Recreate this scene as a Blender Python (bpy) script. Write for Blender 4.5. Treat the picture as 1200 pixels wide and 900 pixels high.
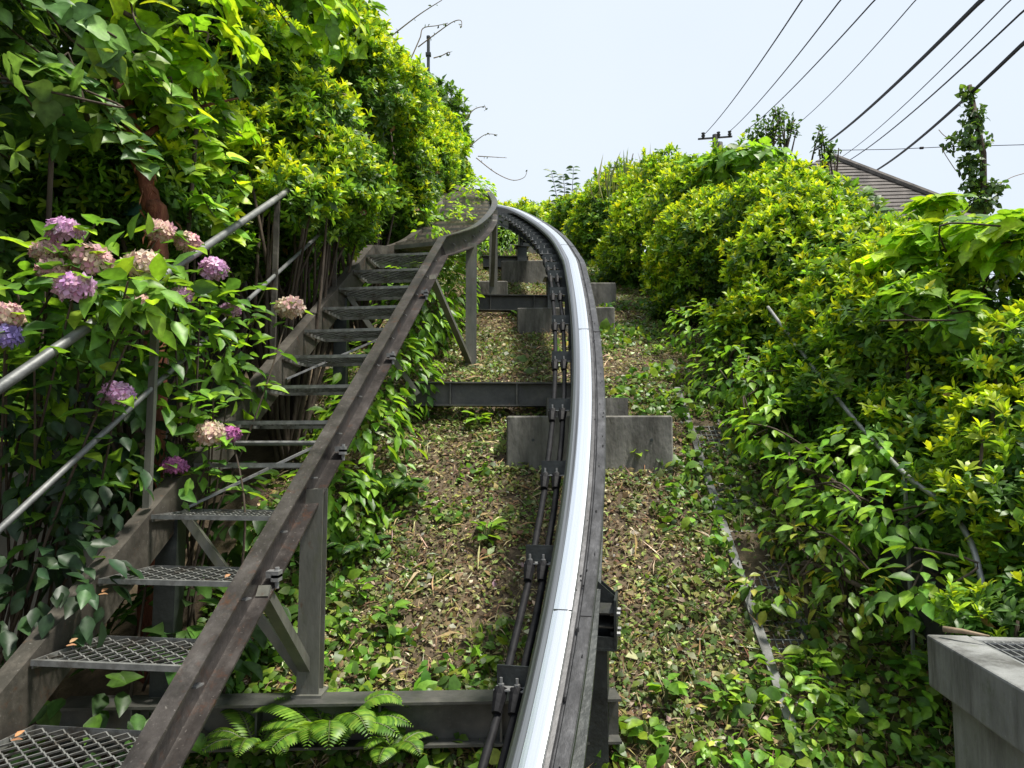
import bpy, math, random
import numpy as np
from mathutils import Vector, Matrix

for o in list(bpy.data.objects):
    bpy.data.objects.remove(o, do_unlink=True)
scene = bpy.context.scene
RNG = np.random.default_rng(11)
random.seed(5)

# ------------------------------------------------------------------ camera
CZ = 4.0                      # eye height above the datum
F = 872.0                     # focal length in pixels of the 1200 x 900 photograph
PITCH = math.radians(5.32)
cam_d = bpy.data.cameras.new('camera')
cam_d.sensor_width = 36.0
cam_d.lens = F / 1200 * 36.0
cam_d.clip_start = 0.05
cam_d.clip_end = 2000
cam = bpy.data.objects.new('camera', cam_d)
scene.collection.objects.link(cam)
cam.location = (0, 0, CZ)
cam.rotation_euler = (math.radians(90) + PITCH, 0, 0)
scene.camera = cam

# ------------------------------------------------------------------ sky, sun, exposure
SUN_EL, SUN_AZ = math.radians(68), math.radians(108)     # azimuth from +Y towards +X
world = bpy.data.worlds.new('World')
scene.world = world
world.use_nodes = True
wn, wl = world.node_tree.nodes, world.node_tree.links
wn.clear()
w_out = wn.new('ShaderNodeOutputWorld')
w_bg = wn.new('ShaderNodeBackground')
w_sky = wn.new('ShaderNodeTexSky')
w_sky.sky_type = 'NISHITA'
w_sky.sun_disc = False
w_sky.sun_elevation = SUN_EL
w_sky.sun_rotation = SUN_AZ
w_sky.dust_density = 3.0
w_mix = wn.new('ShaderNodeMix')
w_mix.data_type = 'RGBA'
w_tc = wn.new('ShaderNodeTexCoord')
w_no = wn.new('ShaderNodeTexNoise')
w_no.inputs['Scale'].default_value = 1.6
w_no.inputs['Detail'].default_value = 4
w_mr = wn.new('ShaderNodeMapRange')
w_mr.inputs[1].default_value = 0.3
w_mr.inputs[2].default_value = 0.7
w_mr.inputs[3].default_value = 0.84
w_mr.inputs[4].default_value = 0.97
wl.new(w_tc.outputs['Generated'], w_no.inputs['Vector'])
wl.new(w_no.outputs['Fac'], w_mr.inputs[0])
wl.new(w_mr.outputs[0], w_mix.inputs[0])
wl.new(w_sky.outputs[0], w_mix.inputs[6])
w_mix.inputs[7].default_value = (4.6, 5.08, 5.65, 1)      # thin bright cloud veil
wl.new(w_mix.outputs[2], w_bg.inputs['Color'])
w_bg.inputs['Strength'].default_value = 0.1
wl.new(w_bg.outputs[0], w_out.inputs['Surface'])

sun_d = bpy.data.lights.new('sun', 'SUN')
sun_d.energy = 4.0
sun_d.angle = math.radians(8)
sun_d.color = (1.0, 0.95, 0.86)
sun = bpy.data.objects.new('sun', sun_d)
scene.collection.objects.link(sun)
sun_dir = Vector((math.sin(SUN_AZ) * math.cos(SUN_EL), math.cos(SUN_AZ) * math.cos(SUN_EL), math.sin(SUN_EL)))
sun.rotation_euler = sun_dir.to_track_quat('Z', 'Y').to_euler()
sun.location = (10, 10, 30)

scene.view_settings.view_transform = 'Standard'
scene.view_settings.look = 'None'
scene.view_settings.gamma = 1.0
scene.view_settings.exposure = 0.9
scene.view_settings.use_curve_mapping = False
scene.cycles.max_bounces = 12
scene.cycles.diffuse_bounces = 6
scene.cycles.transmission_bounces = 10
scene.cycles.transparent_max_bounces = 8
scene.cycles.use_denoising = True

# ------------------------------------------------------------------ helpers
COL = scene.collection
cp, sp = math.cos(PITCH), math.sin(PITCH)


def ray(px, py):
    """slopes (x per metre of depth, z per metre of depth) of a photograph pixel"""
    X, Y = (px - 600) / F, (450 - py) / F
    yy = cp - sp * Y
    return X / yy, (sp + cp * Y) / yy


def W(px, py, d):
    a, b = ray(px, py)
    return np.array([a * d, d, CZ + b * d])


def solve(px, py, prof, lo=1.0, hi=17.0):
    """depth at which the pixel's ray meets a rising profile z(d)"""
    a, b = ray(px, py)
    for _ in range(60):
        m = (lo + hi) / 2
        if prof(m) > CZ + b * m:
            hi = m
        else:
            lo = m
    return m


def smooth(a, b, x):
    t = np.clip((x - a) / (b - a), 0, 1)
    return t * t * (3 - 2 * t)


_nd = np.random.default_rng(3)
_K = [(_nd.normal(size=3) * s, _nd.uniform(0, 6.28)) for s in (1, 1.3, 1.9, 2.3, 3.1, 3.7) for _ in range(2)]


def noise(p, scale=1.0, seed=0.0):
    p = np.asarray(p, float) * scale
    v = 0
    for i, (k, ph) in enumerate(_K):
        v = v + np.sin(p @ k + ph + seed * (1.7 + i)) / (1 + .35 * (i // 2))
    return v / 5.5


def gprof(y):
    """height of the slope under the track"""
    y = np.asarray(y, float)
    a = -1.5 + .650 * (np.clip(y, -3, 6.8) - 3.46)
    b = .42 * (np.clip(y, 6.8, 15) - 6.8) + .25 * (np.clip(y, 15, 24) - 15)
    return CZ + a + b


def ground(x, y):
    x = np.asarray(x, float)
    y = np.asarray(y, float)
    z = gprof(y)
    z = z + 1.4 * smooth(-2.2, -4.5, x)
    z = z - 2.2 * smooth(3.4, 7.0, x)
    return z


def ground_n(x, y):
    x = np.asarray(x, float)
    y = np.asarray(y, float)
    p = np.stack([x, y, 0 * x], -1)
    return ground(x, y) + .03 * noise(p, 2.2) + .012 * noise(p, 7.0, 2.)


def empty(name, loc, label=None, cat=None, group=None):
    o = bpy.data.objects.new(name, None)
    o.empty_display_size = .1
    COL.objects.link(o)
    o.location = loc
    if label:
        o['label'] = label
        o['category'] = cat
        if group:
            o['group'] = group
    return o


def tag(o, label, cat, group=None):
    o['label'] = label
    o['category'] = cat
    if group:
        o['group'] = group
    return o


def link(name, me, mat, parent=None, loc=None, rotz=None):
    o = bpy.data.objects.new(name, me)
    COL.objects.link(o)
    if mat is not None and len(me.materials) == 0:
        me.materials.append(mat)
    if parent is not None:
        o.parent = parent
        if loc is None:
            # geometry is in world space: undo the parent's offset
            q, off = parent, Vector((0, 0, 0))
            while q is not None:
                off += q.location
                q = q.parent
            o.location = -off
    if loc is not None:
        o.location = loc
    if rotz is not None:
        o.rotation_euler.z = rotz
    return o


class MB:
    """collects shapes of one mesh"""

    def __init__(self):
        self.v, self.f, self.uv = [], [], []
        self.smooth = False

    def add(self, vs, fs):
        n = len(self.v)
        self.v += [tuple(map(float, p)) for p in vs]
        self.f += [tuple(i + n for i in f) for f in fs]

    def box(self, a, b, M=None):
        x0, y0, z0 = a
        x1, y1, z1 = b
        vs = [(x0, y0, z0), (x1, y0, z0), (x1, y1, z0), (x0, y1, z0), (x0, y0, z1), (x1, y0, z1), (x1, y1, z1), (x0, y1, z1)]
        if M is not None:
            vs = [M @ Vector(p) for p in vs]
        self.add(vs, [(3, 2, 1, 0), (4, 5, 6, 7), (0, 1, 5, 4), (1, 2, 6, 5), (2, 3, 7, 6), (3, 0, 4, 7)])

    def bar(self, p, q, w, h, up=(0, 0, 1)):
        """rectangular bar from p to q, w across, h along up"""
        p, q = Vector(p), Vector(q)
        t = (q - p).normalized()
        r = t.cross(Vector(up))
        if r.length < 1e-4:
            r = t.cross(Vector((0, 1, 0)))
        r.normalize()
        u = r.cross(t)
        vs = []
        for c in (p, q):
            for s1, s2 in ((-1, -1), (1, -1), (1, 1), (-1, 1)):
                vs.append(c + r * (w / 2 * s1) + u * (h / 2 * s2))
        self.add(vs, [(0, 1, 2, 3), (7, 6, 5, 4), (0, 4, 5, 1), (1, 5, 6, 2), (2, 6, 7, 3), (3, 7, 4, 0)])

    def tube(self, pts, rad, n=8, cap=True):
        pts = [Vector(p) for p in pts]
        if not hasattr(rad, '__len__'):
            rad = [rad] * len(pts)
        base = len(self.v)
        ref = Vector((.3, .2, .93))
        for i, p in enumerate(pts):
            t = (pts[min(i + 1, len(pts) - 1)] - pts[max(i - 1, 0)]).normalized()
            r = t.cross(ref)
            if r.length < .05:
                r = t.cross(Vector((1, 0, 0)))
            r.normalize()
            u = r.cross(t)
            for k in range(n):
                a = 2 * math.pi * k / n
                self.v.append(tuple(p + (r * math.cos(a) + u * math.sin(a)) * rad[i]))
        for i in range(len(pts) - 1):
            for k in range(n):
                a = base + i * n + k
                b = base + i * n + (k + 1) % n
                self.f.append((a, b, b + n, a + n))
        if cap:
            self.f.append(tuple(base + k for k in range(n))[::-1])
            self.f.append(tuple(base + (len(pts) - 1) * n + k for k in range(n)))

    def mesh(self, name):
        me = bpy.data.meshes.new(name)
        me.from_pydata(self.v, [], self.f)
        if self.smooth:
            me.polygons.foreach_set('use_smooth', [True] * len(me.polygons))
        me.update()
        return me

    def build(self, name, mat, parent=None, **k):
        return link(name, self.mesh(name), mat, parent, **k)


def sweep(name, path, prof, mat, parent=None, sm=False, vertical=False):
    """closed profile [(right, up)] swept along a path; UV = (metres along, metres round)"""
    P = [Vector(p) for p in path]
    n = len(prof)
    V, Fc, UV = [], [], []
    s = 0
    S = []
    for i, p in enumerate(P):
        if i:
            s += (p - P[i - 1]).length
        S.append(s)
        t = (P[min(i + 1, len(P) - 1)] - P[max(i - 1, 0)]).normalized()
        r = t.cross(Vector((0, 0, 1))).normalized()
        u = r.cross(t)
        for a, b in prof:
            V.append(tuple(p + r * a + (Vector((0, 0, 1)) if vertical else u) * b))
    per = [0]
    for k in range(n):
        a, b = prof[k], prof[(k + 1) % n]
        per.append(per[-1] + math.hypot(a[0] - b[0], a[1] - b[1]))
    for i in range(len(P) - 1):
        for k in range(n):
            k2 = (k + 1) % n
            Fc.append((i * n + k, i * n + k2, (i + 1) * n + k2, (i + 1) * n + k))
            UV += [(S[i], per[k]), (S[i], per[k + 1]), (S[i + 1], per[k + 1]), (S[i + 1], per[k])]
    Fc.append(tuple(range(n))[::-1])
    UV += [(0, per[k]) for k in range(n)]
    Fc.append(tuple((len(P) - 1) * n + k for k in range(n)))
    UV += [(S[-1], per[k]) for k in range(n)]
    me = bpy.data.meshes.new(name)
    me.from_pydata(V, [], Fc)
    uvl = me.uv_layers.new(name='UVMap')
    uvl.data.foreach_set('uv', np.array(UV, 'f').ravel())
    if sm:
        me.polygons.foreach_set('use_smooth', [True] * len(me.polygons))
    me.update()
    return link(name, me, mat, parent)


def interp(pts, n=8):
    """Catmull-Rom through points"""
    P = [np.array(p, float) for p in pts]
    out = []
    for i in range(len(P) - 1):
        p0, p1, p2, p3 = P[max(i - 1, 0)], P[i], P[i + 1], P[min(i + 2, len(P) - 1)]
        for k in range(n):
            t = k / n
            out.append(.5 * (2 * p1 + (p2 - p0) * t + (2 * p0 - 5 * p1 + 4 * p2 - p3) * t * t + (3 * p1 - p0 - 3 * p2 + p3) * t ** 3))
    out.append(P[-1])
    return out


# ------------------------------------------------------------------ materials
def mat_new(name):
    m = bpy.data.materials.new(name)
    m.use_nodes = True
    nt = m.node_tree
    nt.nodes.clear()
    out = nt.nodes.new('ShaderNodeOutputMaterial')
    b = nt.nodes.new('ShaderNodeBsdfPrincipled')
    nt.links.new(b.outputs[0], out.inputs[0])
    return m, nt, b, out


def mat(name, stops, rough=.6, metal=0.0, scale=8.0, stretch=(1, 1, 1), bump=.0, rvar=.1, coord='Object', detail=6, spec=.5, bscale=None):
    """noise through a colour ramp, with roughness variation and bump"""
    m, nt, b, out = mat_new(name)
    N, L = nt.nodes, nt.links
    tc = N.new('ShaderNodeTexCoord')
    mp = N.new('ShaderNodeMapping')
    mp.inputs['Scale'].default_value = stretch
    L.new(tc.outputs[coord], mp.inputs[0])
    no = N.new('ShaderNodeTexNoise')
    no.inputs['Scale'].default_value = scale
    no.inputs['Detail'].default_value = detail
    no.inputs['Roughness'].default_value = .65
    L.new(mp.outputs[0], no.inputs['Vector'])
    cr = N.new('ShaderNodeValToRGB')
    e = cr.color_ramp.elements
    while len(e) < len(stops):
        e.new(.5)
    for k, (p, c) in enumerate(stops):
        e[k].position = p
        e[k].color = (*c, 1)
    L.new(no.outputs['Fac'], cr.inputs[0])
    L.new(cr.outputs[0], b.inputs['Base Color'])
    b.inputs['Metallic'].default_value = metal
    b.inputs['Specular IOR Level'].default_value = spec
    mr = N.new('ShaderNodeMapRange')
    mr.inputs[3].default_value = max(rough - rvar, .02)
    mr.inputs[4].default_value = min(rough + rvar, 1)
    L.new(no.outputs['Fac'], mr.inputs[0])
    L.new(mr.outputs[0], b.inputs['Roughness'])
    if bump:
        n2 = N.new('ShaderNodeTexNoise')
        n2.inputs['Scale'].default_value = bscale or scale * 5
        n2.inputs['Detail'].default_value = 5
        L.new(mp.outputs[0], n2.inputs['Vector'])
        bp = N.new('ShaderNodeBump')
        bp.inputs['Strength'].default_value = bump
        bp.inputs['Distance'].default_value = .01
        L.new(n2.outputs['Fac'], bp.inputs['Height'])
        L.new(bp.outputs[0], b.inputs['Normal'])
    return m


def wear(m, col, scale=60, lo=.6, hi=.7, amt=.8, stretch=(1, 1, 1), mult=False):
    """a second layer of speckles, streaks or stains over the base colour"""
    nt = m.node_tree
    N, L = nt.nodes, nt.links
    b = next(n for n in N if n.type == 'BSDF_PRINCIPLED')
    src = b.inputs['Base Color'].links[0].from_socket
    tc = N.new('ShaderNodeTexCoord')
    mp = N.new('ShaderNodeMapping')
    mp.inputs['Scale'].default_value = stretch
    mp.inputs['Location'].default_value = (3.1, 1.7, .9)
    L.new(tc.outputs['Object'], mp.inputs[0])
    no = N.new('ShaderNodeTexNoise')
    no.inputs['Scale'].default_value = scale
    no.inputs['Detail'].default_value = 8
    no.inputs['Roughness'].default_value = .7
    L.new(mp.outputs[0], no.inputs['Vector'])
    mr = N.new('ShaderNodeMapRange')
    mr.inputs[1].default_value = lo
    mr.inputs[2].default_value = hi
    mr.inputs[4].default_value = amt
    L.new(no.outputs['Fac'], mr.inputs[0])
    mx = N.new('ShaderNodeMix')
    mx.data_type = 'RGBA'
    mx.blend_type = 'MULTIPLY' if mult else 'MIX'
    mx.inputs[7].default_value = (*col, 1)
    L.new(mr.outputs[0], mx.inputs[0])
    L.new(src, mx.inputs[6])
    L.new(mx.outputs[2], b.inputs['Base Color'])


def mat_leaf(name, trans=.48, rough=.42, spec=.45, tint=(1.25, 1.15, .5)):
    m, nt, b, out = mat_new(name)
    N, L = nt.nodes, nt.links
    at = N.new('ShaderNodeAttribute')
    at.attribute_name = 'Col'
    tc = N.new('ShaderNodeTexCoord')
    no = N.new('ShaderNodeTexNoise')
    no.inputs['Scale'].default_value = 40
    no.inputs['Detail'].default_value = 3
    L.new(tc.outputs['Object'], no.inputs['Vector'])
    mr = N.new('ShaderNodeMapRange')
    mr.inputs[1].default_value = .3
    mr.inputs[2].default_value = .7
    mr.inputs[3].default_value = .75
    mr.inputs[4].default_value = 1.2
    L.new(no.outputs['Fac'], mr.inputs[0])
    mu = N.new('ShaderNodeMix')
    mu.data_type = 'RGBA'
    mu.blend_type = 'MULTIPLY'
    mu.inputs[0].default_value = 1
    L.new(at.outputs['Color'], mu.inputs[6])
    L.new(mr.outputs[0], mu.inputs[7])
    L.new(mu.outputs[2], b.inputs['Base Color'])
    b.inputs['Roughness'].default_value = rough
    b.inputs['Specular IOR Level'].default_value = spec
    tr = N.new('ShaderNodeBsdfTranslucent')
    m2 = N.new('ShaderNodeMix')
    m2.data_type = 'RGBA'
    m2.blend_type = 'MULTIPLY'
    m2.inputs[0].default_value = 1
    m2.inputs[7].default_value = (*tint, 1)
    L.new(mu.outputs[2], m2.inputs[6])
    L.new(m2.outputs[2], tr.inputs[0])
    mx = N.new('ShaderNodeMixShader')
    mx.inputs[0].default_value = trans
    L.new(b.outputs[0], mx.inputs[1])
    L.new(tr.outputs[0], mx.inputs[2])
    L.new(mx.outputs[0], out.inputs[0])
    return m


M = {}
M['leaf'] = mat_leaf('leaf')
M['petal'] = mat_leaf('petal', .3, .7, .2, (1.1, 1, 1))
M['litter'] = mat_leaf('litter', .12, .8, .15, (1, 1, 1))
M['stringer'] = mat('weathered_steel', [(.25, (.018, .016, .015)), (.5, (.045, .039, .036)), (.66, (.075, .066, .061)), (.82, (.17, .158, .15))], .42, .3, 5, (1, 1, 1), .35, .15)
M['inner'] = mat('pale_weathered_steel', [(.25, (.025, .022, .018)), (.5, (.06, .053, .043)), (.75, (.12, .108, .088))], .6, .2, 6, (1, 1, 1), .3, .12)
M['galv'] = mat('galvanised_steel', [(.3, (.17, .175, .175)), (.6, (.28, .285, .285)), (.8, (.40, .40, .39))], .5, .5, 14, (1, 1, 1), .12, .1)
M['railpipe'] = mat('dull_galvanised_pipe', [(.3, (.10, .105, .10)), (.6, (.19, .195, .19)), (.8, (.30, .30, .29))], .55, .4, 9, (1, 1, 1), .15, .12)
M['plank'] = mat('weathered_planks', [(.25, (.12, .10, .075)), (.5, (.25, .215, .165)), (.75, (.36, .32, .25))], .8, 0, 9, (1, 1, 1), .4, .1)
M['post'] = mat('grey_green_painted_steel', [(.25, (.06, .062, .05)), (.5, (.12, .122, .105)), (.75, (.19, .18, .15))], .55, .2, 7, (1, 1, .3), .25, .1)
M['dark'] = mat('dark_painted_steel', [(.3, (.014, .018, .018)), (.6, (.035, .042, .042)), (.8, (.075, .08, .075))], .45, .25, 7, (1, 1, 1), .25, .14)
M['beam'] = mat('dark_beam_steel', [(.25, (.03, .032, .03)), (.5, (.07, .072, .066)), (.75, (.13, .125, .11))], .5, .3, 5, (1, 1, 1), .3, .14)
M['cable'] = mat('black_rubber', [(.3, (.006, .006, .007)), (.8, (.022, .022, .024))], .6, 0, 20, (1, 1, 1), .1, .1, spec=.12)
M['mesh'] = mat('expanded_metal', [(.3, (.11, .115, .11)), (.55, (.22, .225, .215)), (.8, (.33, .33, .31))], .5, .45, 16, (1, 1, 1), 0, .12)
M['concrete'] = mat('weathered_concrete', [(.2, (.06, .058, .052)), (.42, (.145, .14, .126)), (.6, (.225, .216, .195)), (.8, (.32, .305, .275))], .85, 0, 3.2, (1, 1, .45), .55, .08, bscale=30)
M['concrete2'] = mat('grey_concrete', [(.2, (.07, .074, .07)), (.42, (.17, .175, .168)), (.62, (.24, .245, .238)), (.85, (.36, .36, .35))], .85, 0, 4, (1, 1, .4), .5, .08, bscale=40)
M['wallshade'] = mat('shade_darkened_concrete', [(.2, (.02, .022, .02)), (.5, (.05, .052, .047)), (.8, (.10, .10, .09))], .9, 0, 2.5, (1, 1, .3), .5, .05, bscale=25)  # shade on the left wall is darkened into this concrete colour
M['bark'] = mat('bark', [(.25, (.025, .018, .012)), (.5, (.06, .044, .03)), (.8, (.12, .09, .065))], .9, 0, 14, (1, 1, .25), .8, .05)
M['redbark'] = mat('red_shaggy_bark', [(.25, (.05, .014, .008)), (.5, (.16, .05, .026)), (.8, (.3, .13, .07))], .9, 0, 26, (1, 1, .18), 1.0, .05)
M['stem'] = mat('green_stem', [(.3, (.05, .07, .02)), (.7, (.12, .14, .05))], .6, 0, 20)
M['twig'] = mat('dry_twig', [(.3, (.12, .08, .045)), (.7, (.3, .23, .15))], .8, 0, 30)
M['roof'] = mat('roof_tile', [(.3, (.06, .052, .046)), (.55, (.105, .092, .082)), (.8, (.16, .142, .128))], .8, 0, 5, (1, 1, 1), .4, .1)
M['plaster'] = mat('plaster', [(.3, (.45, .42, .36)), (.7, (.6, .57, .5))], .9, 0, 4)
M['glass'] = mat('window_glass', [(.3, (.02, .025, .03)), (.7, (.04, .045, .05))], .08, 0, 3)
M['teal'] = mat('teal_netting', [(.3, (.01, .06, .055)), (.7, (.03, .13, .12))], .7, 0, 30, (1, 1, .3), .5)

wear(M['stringer'], (.24, .22, .2), 90, .60, .68, .7)
wear(M['stringer'], (.09, .035, .015), 12, .56, .68, .7)
wear(M['stringer'], (.02, .018, .017), 4, .52, .64, .75, (1, 1, .5))
wear(M['inner'], (.03, .028, .022), 5, .5, .62, .75, (1, 1, .6))
wear(M['inner'], (.10, .045, .02), 14, .58, .68, .6)
wear(M['inner'], (.30, .29, .26), 70, .62, .70, .6)
wear(M['post'], (.10, .11, .05), 6, .55, .68, .6, (1, 1, .4))
wear(M['post'], (.10, .045, .02), 16, .6, .7, .6)
wear(M['beam'], (.13, .12, .10), 80, .58, .68, .6)
wear(M['beam'], (.05, .06, .025), 5, .55, .66, .6)
wear(M['dark'], (.10, .10, .095), 90, .62, .70, .5)
wear(M['galv'], (.12, .07, .035), 14, .60, .70, .6)
wear(M['railpipe'], (.11, .06, .03), 16, .60, .70, .6)
wear(M['mesh'], (.06, .045, .03), 12, .52, .64, .7)
for nm_ in ('concrete', 'concrete2'):
    wear(M[nm_], (.30, .29, .27), 5, .46, .62, .85, (1, 1, .16), True)     # rain streaks
    wear(M[nm_], (.45, .44, .40), 2.2, .5, .66, .9, (1, 1, .6), True)      # broad stains
    wear(M[nm_], (.06, .075, .03), 7, .58, .70, .6)                        # moss
    wear(M[nm_], (.05, .05, .046), 130, .62, .67, .8)                      # pores
    wear(M[nm_], (.46, .45, .42), 60, .64, .72, .5)                        # lime bloom
wear(M['roof'], (.05, .045, .04), 18, .5, .62, .8)
wear(M['plank'], (.07, .06, .045), 14, .5, .62, .7)


def mat_rail(nm='polished_rail_steel', c0=(.74, .76, .78), c1=(.97, .98, .99), r0=.33, r1=.18):
    m, nt, b, out = mat_new(nm)
    N, L = nt.nodes, nt.links
    uv = N.new('ShaderNodeUVMap')
    mp = N.new('ShaderNodeMapping')
    mp.inputs['Scale'].default_value = (.5, 160, 1)
    L.new(uv.outputs[0], mp.inputs[0])
    no = N.new('ShaderNodeTexNoise')
    no.inputs['Scale'].default_value = 1.0
    no.inputs['Detail'].default_value = 4
    L.new(mp.outputs[0], no.inputs['Vector'])
    cr = N.new('ShaderNodeValToRGB')
    cr.color_ramp.elements[0].position = .3
    cr.color_ramp.elements[0].color = (*c0, 1)
    cr.color_ramp.elements[1].position = .6
    cr.color_ramp.elements[1].color = (*c1, 1)
    L.new(no.outputs['Fac'], cr.inputs[0])
    L.new(cr.outputs[0], b.inputs['Base Color'])
    b.inputs['Metallic'].default_value = 1
    mr = N.new('ShaderNodeMapRange')
    mr.inputs[3].default_value = r0
    mr.inputs[4].default_value = r1
    L.new(no.outputs['Fac'], mr.inputs[0])
    L.new(mr.outputs[0], b.inputs['Roughness'])
    return m


def mat_scuff():
    """dull grease-streaked steel beside the running band"""
    m, nt, b, out = mat_new('greasy_rail_steel')
    N, L = nt.nodes, nt.links
    uv = N.new('ShaderNodeUVMap')
    mp = N.new('ShaderNodeMapping')
    mp.inputs['Scale'].default_value = (9, 14, 1)
    L.new(uv.outputs[0], mp.inputs[0])
    no = N.new('ShaderNodeTexNoise')
    no.inputs['Scale'].default_value = 1.0
    no.inputs['Detail'].default_value = 7
    no.inputs['Roughness'].default_value = .7
    L.new(mp.outputs[0], no.inputs['Vector'])
    cr = N.new('ShaderNodeValToRGB')
    e = cr.color_ramp.elements
    e.new(.5)
    for k, (p, c) in enumerate([(.3, .012), (.52, .045), (.78, .12)]):
        e[k].position = p
        e[k].color = (c, c, c * 1.05, 1)
    L.new(no.outputs['Fac'], cr.inputs[0])
    L.new(cr.outputs[0], b.inputs['Base Color'])
    b.inputs['Metallic'].default_value = .35
    b.inputs['Roughness'].default_value = .48
    bp = N.new('ShaderNodeBump')
    bp.inputs['Strength'].default_value = .5
    bp.inputs['Distance'].default_value = .006
    L.new(no.outputs['Fac'], bp.inputs['Height'])
    L.new(bp.outputs[0], b.inputs['Normal'])
    return m


M['rail'] = mat_rail()
M['shoulder'] = mat_rail('worn_rail_shoulder', (.06, .063, .067), (.30, .31, .33), .55, .36)
M['scuff'] = mat_scuff()

# ------------------------------------------------------------------ ground
def axis(lo, hi, flo, fhi, step, grow=1.35):
    a = list(np.arange(flo, fhi + 1e-6, step))
    s, x = step, fhi
    while x < hi:
        s *= grow
        x += s
        a.append(x)
    s, x = step, flo
    while x > lo:
        s *= grow
        x -= s
        a.insert(0, x)
    return np.array(a)


gx = axis(-400, 400, -3.2, 3.4, .06)
gy = axis(-400, 400, 2.4, 12.0, .06)
GX, GY = np.meshgrid(gx, gy)
GZ = ground_n(GX, GY)
nx, ny = len(gx), len(gy)
gv = np.stack([GX, GY, GZ], -1).reshape(-1, 3)
gf = [(j * nx + i, j * nx + i + 1, (j + 1) * nx + i + 1, (j + 1) * nx + i) for j in range(ny - 1) for i in range(nx - 1)]
me = bpy.data.meshes.new('ground')
me.from_pydata(gv.tolist(), [], gf)
me.polygons.foreach_set('use_smooth', [True] * len(me.polygons))
M['soil'] = mat('soil', [(.25, (.03, .02, .012)), (.45, (.07, .05, .03)), (.6, (.12, .09, .053)), (.8, (.08, .09, .033))], .95, 0, 5, (1, 1, 1), .8, .04, bscale=60, detail=10)
g_o = link('ground', me, M['soil'])
g_o['kind'] = 'structure'

# ------------------------------------------------------------------ monorail track
RAIL_H = 1.17


def rprof(d):
    a = -.33 + .655 * (min(d, 6.8) - 3.46)
    b = .405 * max(d - 6.8, 0)
    # round off the change of gradient
    k = .055 * math.exp(-((d - 6.8) / 1.0) ** 2)
    return CZ + a + b - k


rp = []
for px, py in [(631, 900), (655, 760), (670, 640), (682, 530), (688, 450), (690, 390), (684, 338), (668, 298), (648, 272), (619, 251), (581, 237)]:
    d = solve(px, py, rprof)
    rp.append(W(px, py, d))
# the fitted plan is smoothed with a low order polynomial in depth
dy = np.array([p[1] for p in rp])
dx = np.array([p[0] for p in rp])
cf = np.polyfit(dy, dx, 4)
rail_path = []
for d in np.concatenate([np.arange(-1.5, 2.4, .4), np.arange(2.4, 13.4, .16)]):
    if d < 2.4:
        s0 = np.polyval(np.polyder(cf), 2.4)
        x = np.polyval(cf, 2.4) + s0 * (d - 2.4)
    else:
        x = np.polyval(cf, d)
    rail_path.append(np.array([x, d, rprof(d)]))
# carries on round the bend to the left, out of sight behind the stairs
hd = rail_path[-1] - rail_path[-2]
hd[2] = 0
ang = math.atan2(hd[0], hd[1])
p = rail_path[-1].copy()
for k in range(24):
    ang -= math.radians(1.6)
    p = p + np.array([math.sin(ang) * .25, math.cos(ang) * .25, .095])
    rail_path.append(p.copy())
RP = np.array(rail_path)


def rail_at(d):
    return np.array([np.interp(d, RP[:, 1], RP[:, 0]), d, np.interp(d, RP[:, 1], RP[:, 2])])


def rail_frame(d):
    a, b = Vector(rail_at(d - .1)), Vector(rail_at(d + .1))
    t = (b - a).normalized()
    r = t.cross(Vector((0, 0, 1))).normalized()
    return Vector(rail_at(d)), t, r, r.cross(t)


track = empty('monorail_track', (float(RP[0][0]), float(RP[0][1]), float(gprof(RP[0][1]))),
              'curving single-beam slope railway with polished steel running top', 'monorail')
WB = .105
# I-shaped beam: top flange, web, bottom flange
sweep('beam', RP, [(-WB, -.035), (WB, -.035), (WB, -.058), (.03, -.062), (.03, -.36), (.085, -.365), (.085, -.385),
                   (-.085, -.385), (-.085, -.365), (-.03, -.36), (-.03, -.062), (-WB, -.058)], M['dark'], track)
sweep('side_strip', RP, [(.0265, -.034), (.103, -.034), (.103, -.0235), (.098, -.0195), (.058, -.0195), (.052, -.030), (.047, -.030), (.042, -.020), (.0265, -.016)], M['scuff'], track)
sweep('running_band', RP, [(-.050, -.034), (.026, -.034), (.026, -.010), (.022, -.003), (.008, .0), (-.030, .0), (-.050, -.003)], M['rail'], track, sm=False)
sweep('edge_strip', RP, [(-.103, -.034), (-.0505, -.034), (-.0505, -.0045), (-.075, -.0075), (-.092, -.014), (-.103, -.027)], M['shoulder'], track)
# welded joints between lengths of rail
for d in (3.02, 5.35, 7.7, 10.1):
    o, t, r, u = rail_frame(d)
    mb = MB()
    mb.bar(o - r * .05 + u * .0004, o + r * .026 + u * .0004, .0035, .0022, tuple(u))
    mb.build('joint', M['dark'], track)
    mb = MB()
    mb.bar(o + r * .058 - u * .0185, o + r * .102 - u * .0185, .02, .004, tuple(u))
    mb.build('weld', M['scuff'], track)
# clots of old grease along the flange
mb = MB()
gr_ = np.random.default_rng(8)
for k in range(46):
    d = 2.1 + 5.5 * gr_.random() ** 1.5
    o, t, r, u = rail_frame(d)
    a = gr_.choice([.036, .05, .075, .09]) + gr_.normal(0, .006)
    c = o + r * a + u * (-.019)
    L_, w_ = gr_.uniform(.006, .022), gr_.uniform(.003, .009)
    ring = [c + t * (L_ * math.cos(q) * gr_.uniform(.6, 1.2)) + r * (w_ * math.sin(q) * gr_.uniform(.6, 1.2)) - u * .002 for q in np.arange(0, 6.28, 1.05)]
    mb.add(ring + [c + u * gr_.uniform(.003, .007)], [(i, (i + 1) % 6, 6) for i in range(6)])
gz_ = mb.build('grease_clots', M['cable'], track)
gz_['kind'] = 'stuff'
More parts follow.
